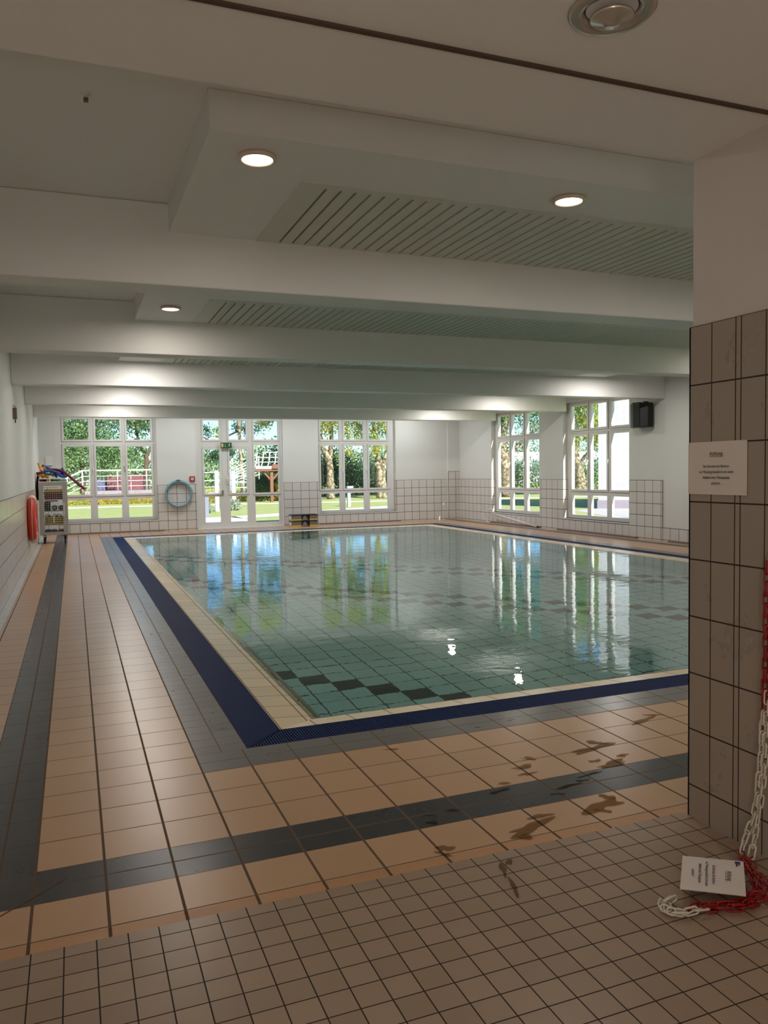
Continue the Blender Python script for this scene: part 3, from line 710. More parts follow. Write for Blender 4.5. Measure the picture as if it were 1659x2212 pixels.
d = MB(); f0, f1, g0, g1 = CXa+.0, CXb, CZ0, CZ1-.045
for a, b, c, e_ in ((f0, f0+.105, g0, g1), (f1-.105, f1, g0, g1), (f0+.105, f1-.105, g0, g0+.07), (f0+.105, f1-.105, g1-.035, g1)): d.box(L(a, CYa, c), L(b, CYa+.03, e_))
dd = d.build('door', steel, t, bevel=.003)
mb = MB()
x = f0+.105
while x < f1-.1: mb.tube([L(x, CYa+.012, g0+.06), L(x, CYa+.012, g1-.03)], .0022, 4); x += .047
z = g0+.07
while z < g1-.03: mb.tube([L(f0+.1, CYa+.01, z), L(f1-.1, CYa+.01, z)], .0022, 4); z += .047
mb.build('wire_mesh', wirew, dd)
MB().box(L(f1-.088, CYa-.006, .66), L(f1-.072, CYa, .94)).build('latch', white_pl, dd)
mb = MB(); zr = CZ1+.075
mb.tube([L(CXa+.01, CYa+.01, CZ1), L(CXa+.01, CYa+.01, zr), L(CXb-.01, CYa+.01, zr), L(CXb-.01, CYa+.01, CZ1)], .007, 6)
mb.tube([L(CXa+.01, CYb-.01, CZ1), L(CXa+.01, CYb-.01, zr), L(CXb-.01, CYb-.01, zr), L(CXb-.01, CYb-.01, CZ1)], .007, 6)
for x in (CXa+.01, CXb-.01): mb.tube([L(x, CYa+.01, zr), L(x, CYb-.01, zr)], .007, 6)
mb.build('top_rail', wirew, t)
for x in (CXa+.09, CXb-.08):
    for y in (CYa+.08, CYb-.08):
        w_ = MB().lathe([(0, -.016), (.055, -.016), (.062, -.01), (.062, .01), (.055, .016), (0, .016)], 20, L(x, y, .063), Matrix.Rotation(math.pi/2, 3, 'Y')).build('wheel', rubber, t)
        MB().box(L(x-.025, y-.03, .09), L(x-.018, y+.03, .20)).box(L(x+.018, y-.03, .09), L(x+.025, y+.03, .20)).box(L(x-.03, y-.035, .185), L(x+.03, y+.035, .2)).build('castor_fork', rubber, t)
# mats on the trolley's upper shelf
mats_ = [('dark red', (120, 24, 50), .03), ('navy blue', (34, 44, 82), .03), ('crimson', (140, 26, 56), .022), ('black', (24, 26, 26), .028), ('green', (60, 110, 84), .015), ('wine red', (120, 26, 40), .045), ('lemon yellow', (214, 184, 40), .03), ('golden yellow', (206, 170, 30), .03)]
z = 1.022
for nme, c, h in mats_:
    mb = MB(); x0, x1 = -.64+random.uniform(-.01, .01), -.235; tilt = .012
    mb.box((x0, CYa+.05, z), (x1, CYb-.1, z+h*.92))
    o = mb.build('exercise_mat', mat('mat_'+nme.replace(' ', '_'), srgb(*c), .7), bevel=.006); z += h
    tag(o, nme+' foam mat lying flat in the stack on the top trolley shelf', 'mat', 'foam mats stacked on the trolley shelf')
# balls
for i, (x, r, c, lab) in enumerate(((-.43, .066, (64, 122, 124), 'teal exercise ball on the middle trolley shelf'), (-.29, .064, (46, 66, 92), 'dark blue exercise ball on the middle trolley shelf'))):
    mb = MB(); mb.lathe([(r*math.sin(a*math.pi/14), -r*math.cos(a*math.pi/14)) for a in range(15)], 24)
    tag(mb.build('exercise_ball', mat('ball_%d' % i, srgb(*c), .5), loc=(x, CYa+.15, .757+r)), lab, 'ball')
mb = MB(); mb.box((-.645, CYa+.1, .758), (-.52, CYb-.1, .96)); tag(mb.build('black_case', mat('case_black', srgb(26, 26, 28), .6), bevel=.01), 'black box on the middle trolley shelf left of the balls', 'box')
mb = MB(); mb.box((-.635, CYa+.08, .9615), (-.36, CYb-.1, .985)); o = mb.build('kickboard', mat('board_tan', srgb(150, 138, 104), .6), bevel=.006); tag(o, 'tan foam board laid over the black box in the trolley', 'board')
for side, x0 in (('left', -.64), ('right', -.44)):
    for i in range(4):
        mb = MB(); z0 = .442+i*.045; mb.box((x0, CYa+.06, z0), (x0+(.17 if side == 'left' else .205), CYa+.36, z0+.038))
        o = mb.build('swim_float', mat('float_yellow', srgb(168, 156, 70), .6), bevel=.004)
        tag(o, 'olive yellow foam float on the lower trolley shelf, %s pile, %s' % (side, ('lowest', 'second from bottom', 'third from bottom', 'topmost')[i]), 'float', 'foam floats piled on the lower trolley shelf')
for i, (x, c, lab) in enumerate(((-.58, (44, 60, 110), 'blue elastic band on the left pile of floats'), (-.42, (70, 130, 190), 'light blue elastic band on the floats in the trolley'), (-.33, (130, 80, 190), 'purple looped elastic band on the floats in the trolley'))):
    mb = MB(); zb = .622
    mb.tube(smooth_path([(x-.05, CYa+.10, zb+.008), (x-.02, CYa+.12, zb+.05), (x+.03, CYa+.10, zb+.04), (x+.05, CYa+.14, zb+.008), (x, CYa+.2, zb+.008)], 4), .008, 6)
    tag(mb.build('elastic_band', mat('band_%d' % i, srgb(*c), .5)), lab, 'band')
for i, (x, wd_, c, lab) in enumerate(((-.58, .12, (40, 44, 84), 'navy box on the trolley bottom, left'), (-.45, .10, (48, 64, 76), 'slate grey box on the trolley bottom, middle'), (-.30, .12, (120, 60, 44), 'brown box on the trolley bottom, right'))):
    mb = MB(); mb.box((x-wd_/2, CYa+.06, .231), (x+wd_/2, CYa+.3, .32)); tag(mb.build('storage_box', mat('box_%d' % i, srgb(*c), .6), bevel=.006), lab, 'box')
# pool noodles
NC = {'orange': (236, 160, 62), 'blue': (44, 84, 170), 'lblue': (76, 136, 200), 'red': (124, 34, 46), 'dred': (96, 24, 32), 'green': (34, 124, 70), 'lgreen': (130, 190, 150), 'cred': (188, 50, 60)}
NM = {k: mat('noodle_'+k, srgb(*v), .6) for k, v in NC.items()}; hole = mat('noodle_hole', srgb(30, 20, 20), .8)
noodles = [('orange', [(-.744, 20.1, 1.86), (-.715, 20.05, 1.77), (-.684, 20.0, 1.65), (-.66, 20.0, 1.52)], 'orange pool noodle standing up at the left end of the heap'),
 ('blue', [(-.67, 20.15, 1.809), (-.553, 20.1, 1.748), (-.444, 20.05, 1.687), (-.36, 20.0, 1.62)], 'dark blue pool noodle sloping down at the top of the heap'),
 ('orange', [(-.62, 19.8, 1.763), (-.612, 19.95, 1.735), (-.597, 20.2, 1.66)], 'orange pool noodle pointing at the viewer above the blue one'),
 ('red', [(-.56, 20.08, 1.68), (-.538, 20.05, 1.695), (-.443, 20, 1.707), (-.332, 19.95, 1.697), (-.216, 19.9, 1.657), (-.101, 19.85, 1.562), (.052, 19.8, 1.415), (.236, 19.75, 1.246)], 'long dark red pool noodle drooping far out to the right'),
 ('blue', [(-.63, 19.75, 1.679), (-.501, 19.8, 1.686), (-.371, 19.85, 1.646), (-.218, 19.95, 1.606)], 'blue pool noodle lying across the front of the heap'),
 ('dred', [(-.775, 19.74, 1.623), (-.70, 19.8, 1.64), (-.63, 19.92, 1.645)], 'short dark red pool noodle end sticking out to the left wall'),
 ('green', [(-.614, 19.9, 1.621), (-.507, 19.95, 1.603), (-.398, 20.0, 1.625)], 'green pool noodle under the blue ones'),
 ('lgreen', [(-.50, 20.05, 1.63), (-.43, 20.1, 1.635), (-.33, 20.15, 1.62)], 'pale green pool noodle behind the red end disc'),
 ('orange', [(-.742, 19.77, 1.577), (-.645, 19.85, 1.571), (-.549, 19.95, 1.536)], 'orange pool noodle low at the left front of the heap'),
 ('cred', [(-.436, 19.70, 1.572), (-.446, 20.15, 1.575)], 'bright red pool noodle seen end-on in the heap'),
 ('blue', [(-.339, 19.72, 1.616), (-.273, 19.8, 1.556), (-.157, 19.95, 1.542)], 'mid blue pool noodle curving down at the right front'),
 ('blue', [(-.384, 19.95, 1.585), (-.372, 20.2, 1.545)], 'dark blue pool noodle beside the red end disc'),
 ('lblue', [(-.32, 20.0, 1.64), (-.219, 20.05, 1.60), (-.145, 20.1, 1.571)], 'light blue pool noodle at the right of the heap'),
 ('blue', [(-.244, 20.2, 1.727), (-.22, 20.26, 1.68), (-.20, 20.3, 1.55)], 'blue pool noodle tip poking up at the back right'),
 ('dred', [(-.718, 19.85, 1.466), (-.59, 19.97, 1.463)], 'dark red pool noodle under the trolley rail, left'),
 ('orange', [(-.54, 19.72, 1.462), (-.581, 20.2, 1.466)], 'orange pool noodle end-on below the rail'),
 ('green', [(-.477, 19.8, 1.462), (-.416, 19.85, 1.468), (-.318, 20, 1.462)], 'green pool noodle below the rail'),
 ('lgreen', [(-.300, 19.8, 1.462), (-.184, 20, 1.460)], 'pale green pool noodle below the rail, right'),
 ('dred', [(-.76, 20.1, 1.60), (-.785, 20.2, 1.45), (-.788, 20.25, 1.30), (-.788, 20.25, 1.0)], 'dark red pool noodle hanging down between trolley and wall')]
for c, p, lab in noodles:
    r_ = .033 if lab.startswith('long') else .03
    P_ = smooth_path(p, 5)
    o = MB().tube(P_, r_, 14).build('pool_noodle', NM[c]); tag(o, lab, 'pool noodle', 'pool noodles heaped on the trolley')
    for P0, P1 in ((P_[0], P_[1]), (P_[-1], P_[-2])):
        d_ = (P0-P1).normalized(); MB().tube([P0-d_*.004, P0+d_*.0006], .008, 10).build('end_hole', hole, o)

# ------------------------------------------------------------------ puddles
m, n = nt('puddle_water')
out = N(n, 'ShaderNodeOutputMaterial'); tr = N(n, 'ShaderNodeBsdfTransparent'); gl = N(n, 'ShaderNodeBsdfGlossy'); fr = N(n, 'ShaderNodeFresnel'); mx = N(n, 'ShaderNodeMixShader')
gl.inputs['Roughness'].default_value = .03; fr.inputs['IOR'].default_value = 1.33; tr.inputs['Color'].default_value = (.82, .78, .70, 1)
n.links.new(fr.outputs[0], mx.inputs[0]); n.links.new(tr.outputs[0], mx.inputs[1]); n.links.new(gl.outputs[0], mx.inputs[2]); n.links.new(mx.outputs[0], out.inputs[0])
pud = m
def blob(cx, cy_, sx, sy_, rot, seed, k=28, rough=.35):
    R_ = random.Random(seed); ph = [R_.uniform(0, 6.28) for _ in range(6)]
    pts = []
    for i in range(k):
        a = 2*math.pi*i/k; r_ = 1+rough*sum(math.sin((q+2)*a+ph[q])/(q+1.4) for q in range(5))*.7
        x, y = sx*r_*math.cos(a), sy_*r_*math.sin(a); pts.append((cx+x*math.cos(rot)-y*math.sin(rot), cy_+x*math.sin(rot)+y*math.cos(rot)))
    return pts
PD = [((2.578, 3.349), [(0, 0, .11, .028, .9), (-.06, .07, .03, .02, .5), (.12, .08, .035, .02, .6)], 'puddle on the slate band near the pillar'),
 ((2.20, 2.945), [(0, 0, .10, .045, .9), (.09, .07, .04, .025, .5), (-.02, -.05, .03, .02, 0)], 'large puddle on the cream tiles left of the pillar'),
 ((1.79, 2.885), [(0, 0, .12, .035, 1.0), (.10, .08, .05, .022, .6), (-.07, -.07, .04, .018, .4)], 'long puddle across the threshold strip'),
 ((1.37, 2.86), [(0, 0, .04, .022, .8), (-.03, -.04, .03, .015, 0)], 'small puddle on the threshold strip, leftmost'),
 ((2.62, 3.58), [(0, 0, .13, .035, 1.0), (.07, .07, .05, .03, .4)], 'puddle beyond the slate band, near the pillar'),
 ((2.13, 3.50), [(0, 0, .07, .02, .9), (.09, .09, .04, .02, .3), (-.03, -.09, .05, .016, .9)], 'scattered puddle beyond the slate band, middle'),
 ((2.20, 3.20), [(0, 0, .08, .013, .8), (-.10, -.06, .03, .012, .4), (.10, .03, .03, .012, .8), (.18, .08, .06, .012, .9)], 'broken wet streak on the slate band'),
 ((1.86, 3.28), [(0, 0, .05, .016, .9), (.07, .07, .04, .012, .7)], 'small wet streak on the slate band, middle'),
 ((1.42, 3.10), [(0, 0, .03, .014, .8), (.02, .07, .025, .01, .2), (.14, .08, .03, .012, .6)], 'small wet spots on the slate band, left'),
 ((3.20, 3.86), [(0, 0, .12, .022, 1.0), (.12, .06, .05, .02, .6)], 'puddle near the grey pool surround, right'),
 ((1.60, 4.02), [(0, 0, .05, .012, .5)], 'faint wet spot on the cream tiles near the gutter'),
 ((1.50, 2.62), [(0, 0, .05, .012, 1.9), (-.03, -.13, .055, .012, 2.1), (.05, .04, .03, .010, 1.6)], 'damp streak running over the small beige tiles')]
for i, ((x, y), bl, lab) in enumerate(PD):
    mb = MB()
    for j, (dx, dy, sx, sy_, rt) in enumerate(bl):
        p = blob(0+dx, 0+dy, sx, sy_, rt-.78, 100*i+j, 40, .62)
        top = [(a, b, .0012) for a, b in p]; c = (dx, dy, .0016)
        cv = mb.bm.verts.new(c); vs = [mb.bm.verts.new(q) for q in top]
        for k in range(len(vs)):
            f = mb.bm.faces.new((cv, vs[k], vs[(k+1) % len(vs)])); f.smooth = True
    tag(mb.build('puddle', pud, loc=(x, y, .0003)), 'wet '+lab if 'wet' not in lab and 'damp' not in lab else lab, 'puddle', 'puddles on the pool deck')

# ------------------------------------------------------------------ outdoors
grass = mat('lawn_grass', srgb(156, 166, 98), .9, noise=.25, nscale=1.5)
pathm = mat('pale_path', srgb(214, 206, 190), .9, noise=.08, nscale=3)
mb = MB(); mb.face([(-60, YF+.3, -.15), (110, YF+.3, -.15), (110, 160, -.15), (-60, 160, -.15)]); mb.face([(XR+.3, -40, -.15), (110, -40, -.15), (110, YF+.3, -.15), (XR+.3, YF+.3, -.15)])
o = mb.build('lawn', grass, kind='stuff'); tag(o, 'sunlit green lawn outside the pool hall windows', 'lawn'); 
mb = MB(); h = -.145
mb.face([(3.0, 22.85, h), (6.0, 22.85, h), (5.9, 31.2, h), (2.6, 31.2, h)])
mb.face([(-14, 46.0, h), (2.5, 46.0, h), (40, 36.6, h), (40, 35.2, h), (2.5, 44.2, h), (-14, 44.2, h)])
mb.face([(5.9, 29.5, h), (20, 37, h), (19, 38.4, h), (5.6, 31.2, h)])
o = struct('garden_path', mb, pathm)
m, n = nt('plane_bark'); bark = m
b_ = N(n, 'ShaderNodeBsdfPrincipled'); o_ = N(n, 'ShaderNodeOutputMaterial'); n.links.new(b_.outputs[0], o_.inputs[0]); b_.inputs['Roughness'].default_value = .9
tc_ = N(n, 'ShaderNodeTexCoord'); vz = N(n, 'ShaderNodeTexNoise'); vz.inputs['Scale'].default_value = 6; vz.inputs['Detail'].default_value = 4; n.links.new(tc_.outputs['Object'], vz.inputs[0])
cr_ = N(n, 'ShaderNodeValToRGB'); n.links.new(vz.outputs[0], cr_.inputs[0]); cr_.color_ramp.elements[0].position = .40; cr_.color_ramp.elements[1].position = .60
cr_.color_ramp.elements[0].color = srgb(96, 82, 62); cr_.color_ramp.elements[1].color = srgb(172, 160, 134); e_ = cr_.color_ramp.elements.new(.5); e_.color = srgb(128, 116, 90)
n.links.new(cr_.outputs[0], b_.inputs['Base Color']); bark2 = mat('dark_bark', srgb(96, 80, 62), .9, noise=.3, nscale=8)
def leaf_mat(name, a, b, c):
    m, n = nt(name); o = N(n, 'ShaderNodeOutputMaterial'); at = N(n, 'ShaderNodeAttribute', attribute_name='tint'); cr = N(n, 'ShaderNodeValToRGB')
    cr.color_ramp.elements[0].color = a; cr.color_ramp.elements[1].color = c; e_ = cr.color_ramp.elements.new(.5); e_.color = b
    n.links.new(at.outputs['Fac'], cr.inputs[0])
    d_ = N(n, 'ShaderNodeBsdfDiffuse'); t_ = N(n, 'ShaderNodeBsdfTranslucent'); mx = N(n, 'ShaderNodeMixShader'); mx.inputs[0].default_value = .35
    n.links.new(cr.outputs[0], d_.inputs[0]); n.links.new(cr.outputs[0], t_.inputs[0]); n.links.new(d_.outputs[0], mx.inputs[1]); n.links.new(t_.outputs[0], mx.inputs[2]); n.links.new(mx.outputs[0], o.inputs[0])
    return m
lf_plane = leaf_mat('plane_leaves', srgb(110, 146, 84), srgb(176, 192, 104), srgb(236, 204, 110))
lf_green = leaf_mat('green_leaves', srgb(74, 108, 76), srgb(120, 152, 100), srgb(182, 198, 132))
lf_dark = leaf_mat('dark_leaves', srgb(46, 80, 62), srgb(76, 112, 82), srgb(126, 154, 104))
lf_yel = leaf_mat('yellow_shrub_leaves', srgb(120, 140, 50), srgb(196, 190, 80), srgb(224, 140, 60))
def leaves(name, blobs, n_, size, m, parent=None, seed=0, clump=.18, loc=(0,0,0)):
    r = np.random.default_rng(seed); bl = np.array(blobs, float)           # cx cy cz rx ry rz
    vol = (bl[:, 3]*bl[:, 4]*bl[:, 5]); pr = vol/vol.sum()
    ncl = max(8, n_//40); which = r.choice(len(bl), ncl, p=pr)
    u = r.normal(size=(ncl, 3)); u /= np.linalg.norm(u, axis=1)[:, None]; u *= (r.random(ncl)**.38)[:, None]
    cl = bl[which, :3]+u*bl[which, 3:6]
    pick = r.integers(0, ncl, n_)
    sc_ = bl[which[pick], 3:6].mean(axis=1)*clump
    P = cl[pick]+r.normal(size=(n_, 3))*sc_[:, None]
    a = r.normal(size=(n_, 3)); a /= np.linalg.norm(a, axis=1)[:, None]; b = np.cross(a, r.normal(size=(n_, 3))); b /= np.linalg.norm(b, axis=1)[:, None]
    s_ = size*r.uniform(.6, 1.3, n_)[:, None]; a *= s_; b *= s_*.6
    V = np.stack([P-a, P-b*.9, P+a, P+b*.9], 1).reshape(-1, 3)
    me = bpy.data.meshes.new(name); me.vertices.add(len(V)); me.vertices.foreach_set('co', V.ravel())
    me.loops.add(4*n_); me.loops.foreach_set('vertex_index', np.arange(4*n_)); me.polygons.add(n_)
    me.polygons.foreach_set('loop_start', np.arange(n_)*4); me.polygons.foreach_set('loop_total', np.full(n_, 4)); me.update(calc_edges=True)
    at = me.attributes.new('tint', 'FLOAT', 'POINT'); tv = np.clip(r.random(ncl)[pick]*.7+r.random(n_)*.3, 0, 1); at.data.foreach_set('value', np.repeat(tv, 4))
    me.materials.append(m); o = bpy.data.objects.new(name, me); C.objects.link(o); o.location = loc
    if parent: o.parent = parent
    return o
def tree(label, base, limbs, blobs, n_, size, lm, bm_, seed, group=None, cat='tree', name='plane_tree'):
    t = thing(name, label, cat, base, group=group)
    mb = MB()
    for pts, rs in limbs:
        P_ = smooth_path([Vector(p)-Vector(base) for p in pts], 4); k = len(P_)
        mb.tube(P_, [rs[0]+(rs[1]-rs[0])*i/(k-1) for i in range(k)], 10)
    mb.build('trunk', bm_, t)
    bb = [(b[0]-base[0], b[1]-base[1], b[2]-base[2], *b[3:]) for b in blobs]
    leaves('crown', bb, n_, size, lm, t, seed)
    return t
G = -.15
tree('plane tree with leaning forked pale trunk, left one through the second window', (15.0, 47.3, G),
     [([(15.0, 47.3, G), (14.97, 47.3, .9), (14.93, 47.3, 2.1), (14.5, 47.3, 3.2), (14.1, 47.2, 4.9), (13.9, 47, 7.5)], (.27, .12)), ([(14.93, 47.3, 1.9), (15.15, 47.5, 3.4), (15.25, 47.6, 5.2), (15.6, 48, 8)], (.17, .07)), ([(14.3, 47.2, 4.0), (13.4, 47, 5.6), (12.4, 46.8, 7)], (.09, .04))],
     [(15.7, 46.8, 2.7, .85, .6, .75), (16.7, 46.9, 3.9, 1.1, .7, .9), (16.4, 47, 5.3, 1.4, .9, .9), (15.0, 47.5, 4.8, 1.6, 1.4, .9), (14.5, 47.5, 7.3, 3.2, 2.6, 2.1), (13.2, 47, 5.6, 1.5, 1.4, 1.1)], 26000, 0.081, lf_plane, bark, 1, 'plane trees on the lawn')
tree('plane tree with thick pale trunk and cut stub, right one through the second window', (17.95, 46, G),
     [([(17.95, 46, G), (17.9, 46, .5), (17.85, 46, 1.2), (17.98, 46, 2.0)], (.38, .28)), ([(17.9, 46, 1.5), (17.55, 46, 2.1)], (.2, .17)), ([(17.95, 46, 1.9), (17.5, 46, 3.0), (17.4, 45.9, 4.4), (17.1, 46, 7.5)], (.16, .07)), ([(18.0, 46, 1.9), (18.6, 46.2, 3.2), (19.0, 46.3, 5), (19.6, 46.5, 8)], (.2, .08))],
     [(17.4, 45.4, 3.2, 1.0, .8, .85), (18.6, 45.8, 4.6, 1.8, 1.3, 1.0), (18.4, 46, 7.2, 3.0, 2.6, 2.0)], 19550, 0.081, lf_plane, bark, 2, 'plane trees on the lawn')
tree('large plane tree with grey trunk behind the farther right-hand window', (24.7, 42.4, G),
     [([(24.75, 42.4, G), (24.6, 42.4, 1.5), (24.35, 42.4, 3), (24.7, 42.4, 4.8), (25, 42.4, 8)], (.55, .16)), ([(24.4, 42.4, 1.9), (25.6, 42, 3.2), (27.2, 41.6, 4.6)], (.16, .08)), ([(24.3, 42.4, 3), (23, 42.6, 4.6), (21.8, 42.7, 6.4)], (.14, .06))],
     [(24.5, 42, 6.2, 3.6, 2.4, 2.1), (24.8, 42.3, 8.6, 3.4, 2.2, 1.4), (22.8, 42.5, 3.6, 1.2, 1.0, 1.4), (26.8, 41.6, 4.3, 1.5, 1.2, 1.0), (28.5, 41.5, 6.5, 2.4, 2, 1.5)], 21850, 0.087, lf_green, bark, 3, 'plane trees on the lawn')
tree('plane tree with curved trunk behind the nearer right-hand window', (30.2, 42.5, G),
     [([(30.25, 42.5, G), (30.1, 42.5, 1.3), (29.8, 42.5, 2.6), (30.3, 42.5, 5)], (.42, .2)), ([(29.8, 42.5, 2.4), (28.6, 42.5, 4.6)], (.16, .08)), ([(30.0, 42.5, 1.6), (31.5, 42.3, 3.5)], (.12, .06))],
     [(29.8, 42, 5.6, 2.4, 1.8, 2.2), (29.8, 42.3, 8.4, 2.6, 1.8, 1.5), (31.5, 42, 3.8, 1.2, 1, 1.1), (28.9, 42, 3.6, .9, .8, 1.0)], 17250, 0.087, lf_plane, bark, 4, 'plane trees on the lawn')
tree('dense bushy green tree seen through the left part of the first window', (.6, 59, G), [([(.6, 59, G), (.6, 59, 3)], (.25, .15))],
     [(.3, 59, 3.8, 2.6, 1.8, 2.3), (2.3, 59.5, 2.8, 1.6, 1.3, 1.5), (-2.8, 59, 4, 2.2, 2, 2.5), (1.6, 59, 7.0, 3.4, 2, 2.0)], 34500, 0.093, lf_green, bark2, 5, name='broadleaf_tree')
tree('slender bare-branched tree seen through the right part of the first window', (4.95, 60, G), [([(4.95, 60, G), (4.95, 60, 1.9), (5.0, 60, 2.9), (4.6, 60, 3.7), (4.2, 60, 5.5)], (.22, .07)), ([(5.0, 60, 2.8), (5.4, 60, 4), (5.3, 60, 6)], (.12, .05)), ([(4.9, 60, 2), (5.7, 60, 3.1)], (.08, .03))],
     [(4.8, 60, 6.2, 2.6, 1.6, 1.6), (3.9, 60, 3.4, 1.1, .8, .8)], 11959, 0.087, lf_green, bark2, 6, name='broadleaf_tree')
tree('airy pine with dark branches seen through the glass door', (11.0, 62, G), [([(11.0, 62, G), (11.1, 62, 4), (11.2, 62, 8), (11.2, 62, 12)], (.26, .1)), ([(11, 62, 3.6), (9, 62, 4.6)], (.08, .03)), ([(11.1, 62, 4.4), (13.4, 62, 5.4)], (.08, .03)), ([(11.1, 62, 5.8), (8.7, 62, 7)], (.08, .03)), ([(11.2, 62, 7.2), (13.5, 62, 8.2)], (.08, .03))],
     [(9.0, 62, 4.8, 1.3, 1, .5), (12.9, 62, 5.2, 1.4, 1, .5), (9.2, 62, 7.2, 1.7, 1, .6), (12.8, 62, 8.2, 1.6, 1, .6), (11, 62, 10.5, 2, 1.4, 1.2), (10.5, 62, 3.0, 1.8, 1, .6), (14.8, 62, 6.6, 1.4, 1, .8)], 16099, 0.081, lf_dark, bark2, 8, name='pine_tree')
tree('tall plane tree with yellowing leaves hanging in above the glass door', (10.1, 50, G), [([(10.1, 50.5, G), (10.0, 50.5, 3), (9.9, 50.5, 9)], (.13, .09))],
     [(8.6, 50, 4.6, .42, .4, 1.2), (9.2, 50, 6.0, .9, .7, .8), (11.5, 50, 5.1, .9, .7, .6), (12.6, 50, 4.6, .55, .5, .8), (10.8, 50, 7.6, 3.2, 1.6, 1.3)], 10580, 0.087, lf_plane, bark, 9, 'plane trees on the lawn')
tree('dark green bush under the timber deck', (10.75, 47.5, G), [([(10.75, 47.5, G), (10.75, 47.5, .6)], (.06, .04))], [(10.75, 47.5, .75, .95, .7, .85)], 11959, 0.043, lf_dark, bark2, 10, cat='bush', name='round_bush')
def hedge(label, blobs, n_, size, lm, seed, cat='hedge', name='hedge'):
    o = leaves(name, blobs, n_, size, lm, None, seed, .25); tag(o, label, cat); return o
hedge('dark green hedge behind the plane trees in the second window', [(x, 55+random.uniform(-1, 1), 1.1+random.uniform(-.1, .9), 1.9, 1.2, 1.7) for x in np.arange(14, 27, 1.7)], 34500, 0.081, lf_dark, 20)
hedge('green hedge along the fence seen through the right-hand windows', [(x, 50+random.uniform(-1, 1), .9, 1.9, 1.2, 1.3) for x in np.arange(27, 46, 1.9)], 25299, 0.081, lf_green, 21)
hedge('low yellow and red flowering border below the ramp wall', [(x, 49.6-.05*x, .05, .8, .5, .32) for x in np.arange(-2, 6, .9)], 11959, 0.043, lf_yel, 22, 'flower bed', 'flower_border')
hedge('low golden shrub border beyond the lawn outside the glass door', [(x, 47.6, .15, .8, .5, .42) for x in np.arange(6.2, 14, .9)], 11959, 0.043, lf_yel, 23, 'flower bed', 'flower_border')
hedge('distant tree belt beyond the garden', [(x, 95+random.uniform(-6, 6), 1.6+random.uniform(-1, 1.2), 5, 3, 2.8) for x in np.arange(-12, 95, 5)], 36800, 0.217, lf_green, 24, 'trees', 'tree_belt')
for i, (x, y, s_, lab) in enumerate(((5.15, 34.6, .34, 'grey-green lavender bush beside the nearest white post'), (6.75, 36.6, .36, 'grey-green lavender bush right of the farther white post'))):
    o = leaves('lavender_bush', [(0, 0, .2, s_*1.2, s_, .28)], 1800, .05, leaf_mat('lavender_%d' % i, srgb(120, 140, 120), srgb(160, 172, 150), srgb(200, 200, 180)), None, 30+i, .3, (x, y, G)); tag(o, lab, 'bush')
o = leaves('reed_clump', [(0, 0, .8, .5, .3, .7)], 2760, 0.074, lf_yel, None, 40, .3, (11.9, 46.5, G)); tag(o, 'clump of tall yellow-green reeds by the deck post', 'plant')

# ramp with white railings
wht = mat('white_railing_paint', srgb(225, 228, 232), .4); stone = mat('grey_violet_wall', srgb(150, 140, 148), .8, noise=.12, nscale=2)
mb = MB(); mb.box((.6, 50.6, G+.002), (6.9, 52.2, .62)); o = mb.build('ramp_terrace', stone); tag(o, 'grey rendered ramp wall under the white railing', 'terrace')
t = thing('ramp_railing', 'long white railing on top of the ramp seen through the first window', 'railing', (.5, 50.7, .62))
posts = [0.0, .42, 2.0, 3.7, 5.2, 6.3]
for i, px in enumerate(posts): MB().tube([(px, 0, -.05), (px, 0, 1.24)], .04 if i == 0 else .025, 8).build('post', wht, t)
for k, z in enumerate((.28, .60, .90, 1.24)):
    mb = MB(); mb.tube([(0, 0, z), (6.4, 0, z)], .022 if k < 3 else .05, 8); mb.build('rail', wht, t)
for k, z in enumerate((.28, .60, .90, 1.24)):
    mb = MB(); mb.tube([(0, 0, z), (-1.1, 0, z-.55), (-2.2, 0, z-1.0)], .022 if k < 3 else .05, 8); mb.build('sloping_rail', wht, t)
for px, dz in ((-1.1, -.55), (-2.2, -1.0)): MB().tube([(px, 0, -.55+dz*.3), (px, 0, 1.24+dz)], .03, 8).build('post', wht, t)
# container behind
contm = mat('dull_red_cladding', srgb(124, 70, 76), .6, noise=.1); 
mb = MB(); mb.box((2.6, 70, G), (5.8, 73, 1.6)); o = mb.build('red_shed', contm); tag(o, 'low dull red shed behind the white ramp railing', 'shed')
mb = MB(); mb.box((1.7, 70.5, G), (2.55, 72, 1.3)); o = mb.build('blue_shed', mat('violet_blue_cladding', srgb(100, 100, 132), .6)); tag(o, 'small violet-blue shed left of the red shed', 'shed')
t = thing('round_sign', 'round blue sign on a thin post behind the ramp', 'sign', (4.0, 62, G))
MB().tube([(0, 0, 0), (0, 0, 3.1)], .035, 8).build('post', wht, t); MB().lathe([(0, 0), (.36, 0), (.36, .03), (0, .03)], 24, (0, -.05, 2.95), Matrix.Rotation(math.pi/2, 3, 'X')).build('disc', mat('sign_blue', srgb(150, 170, 214), .5), t)
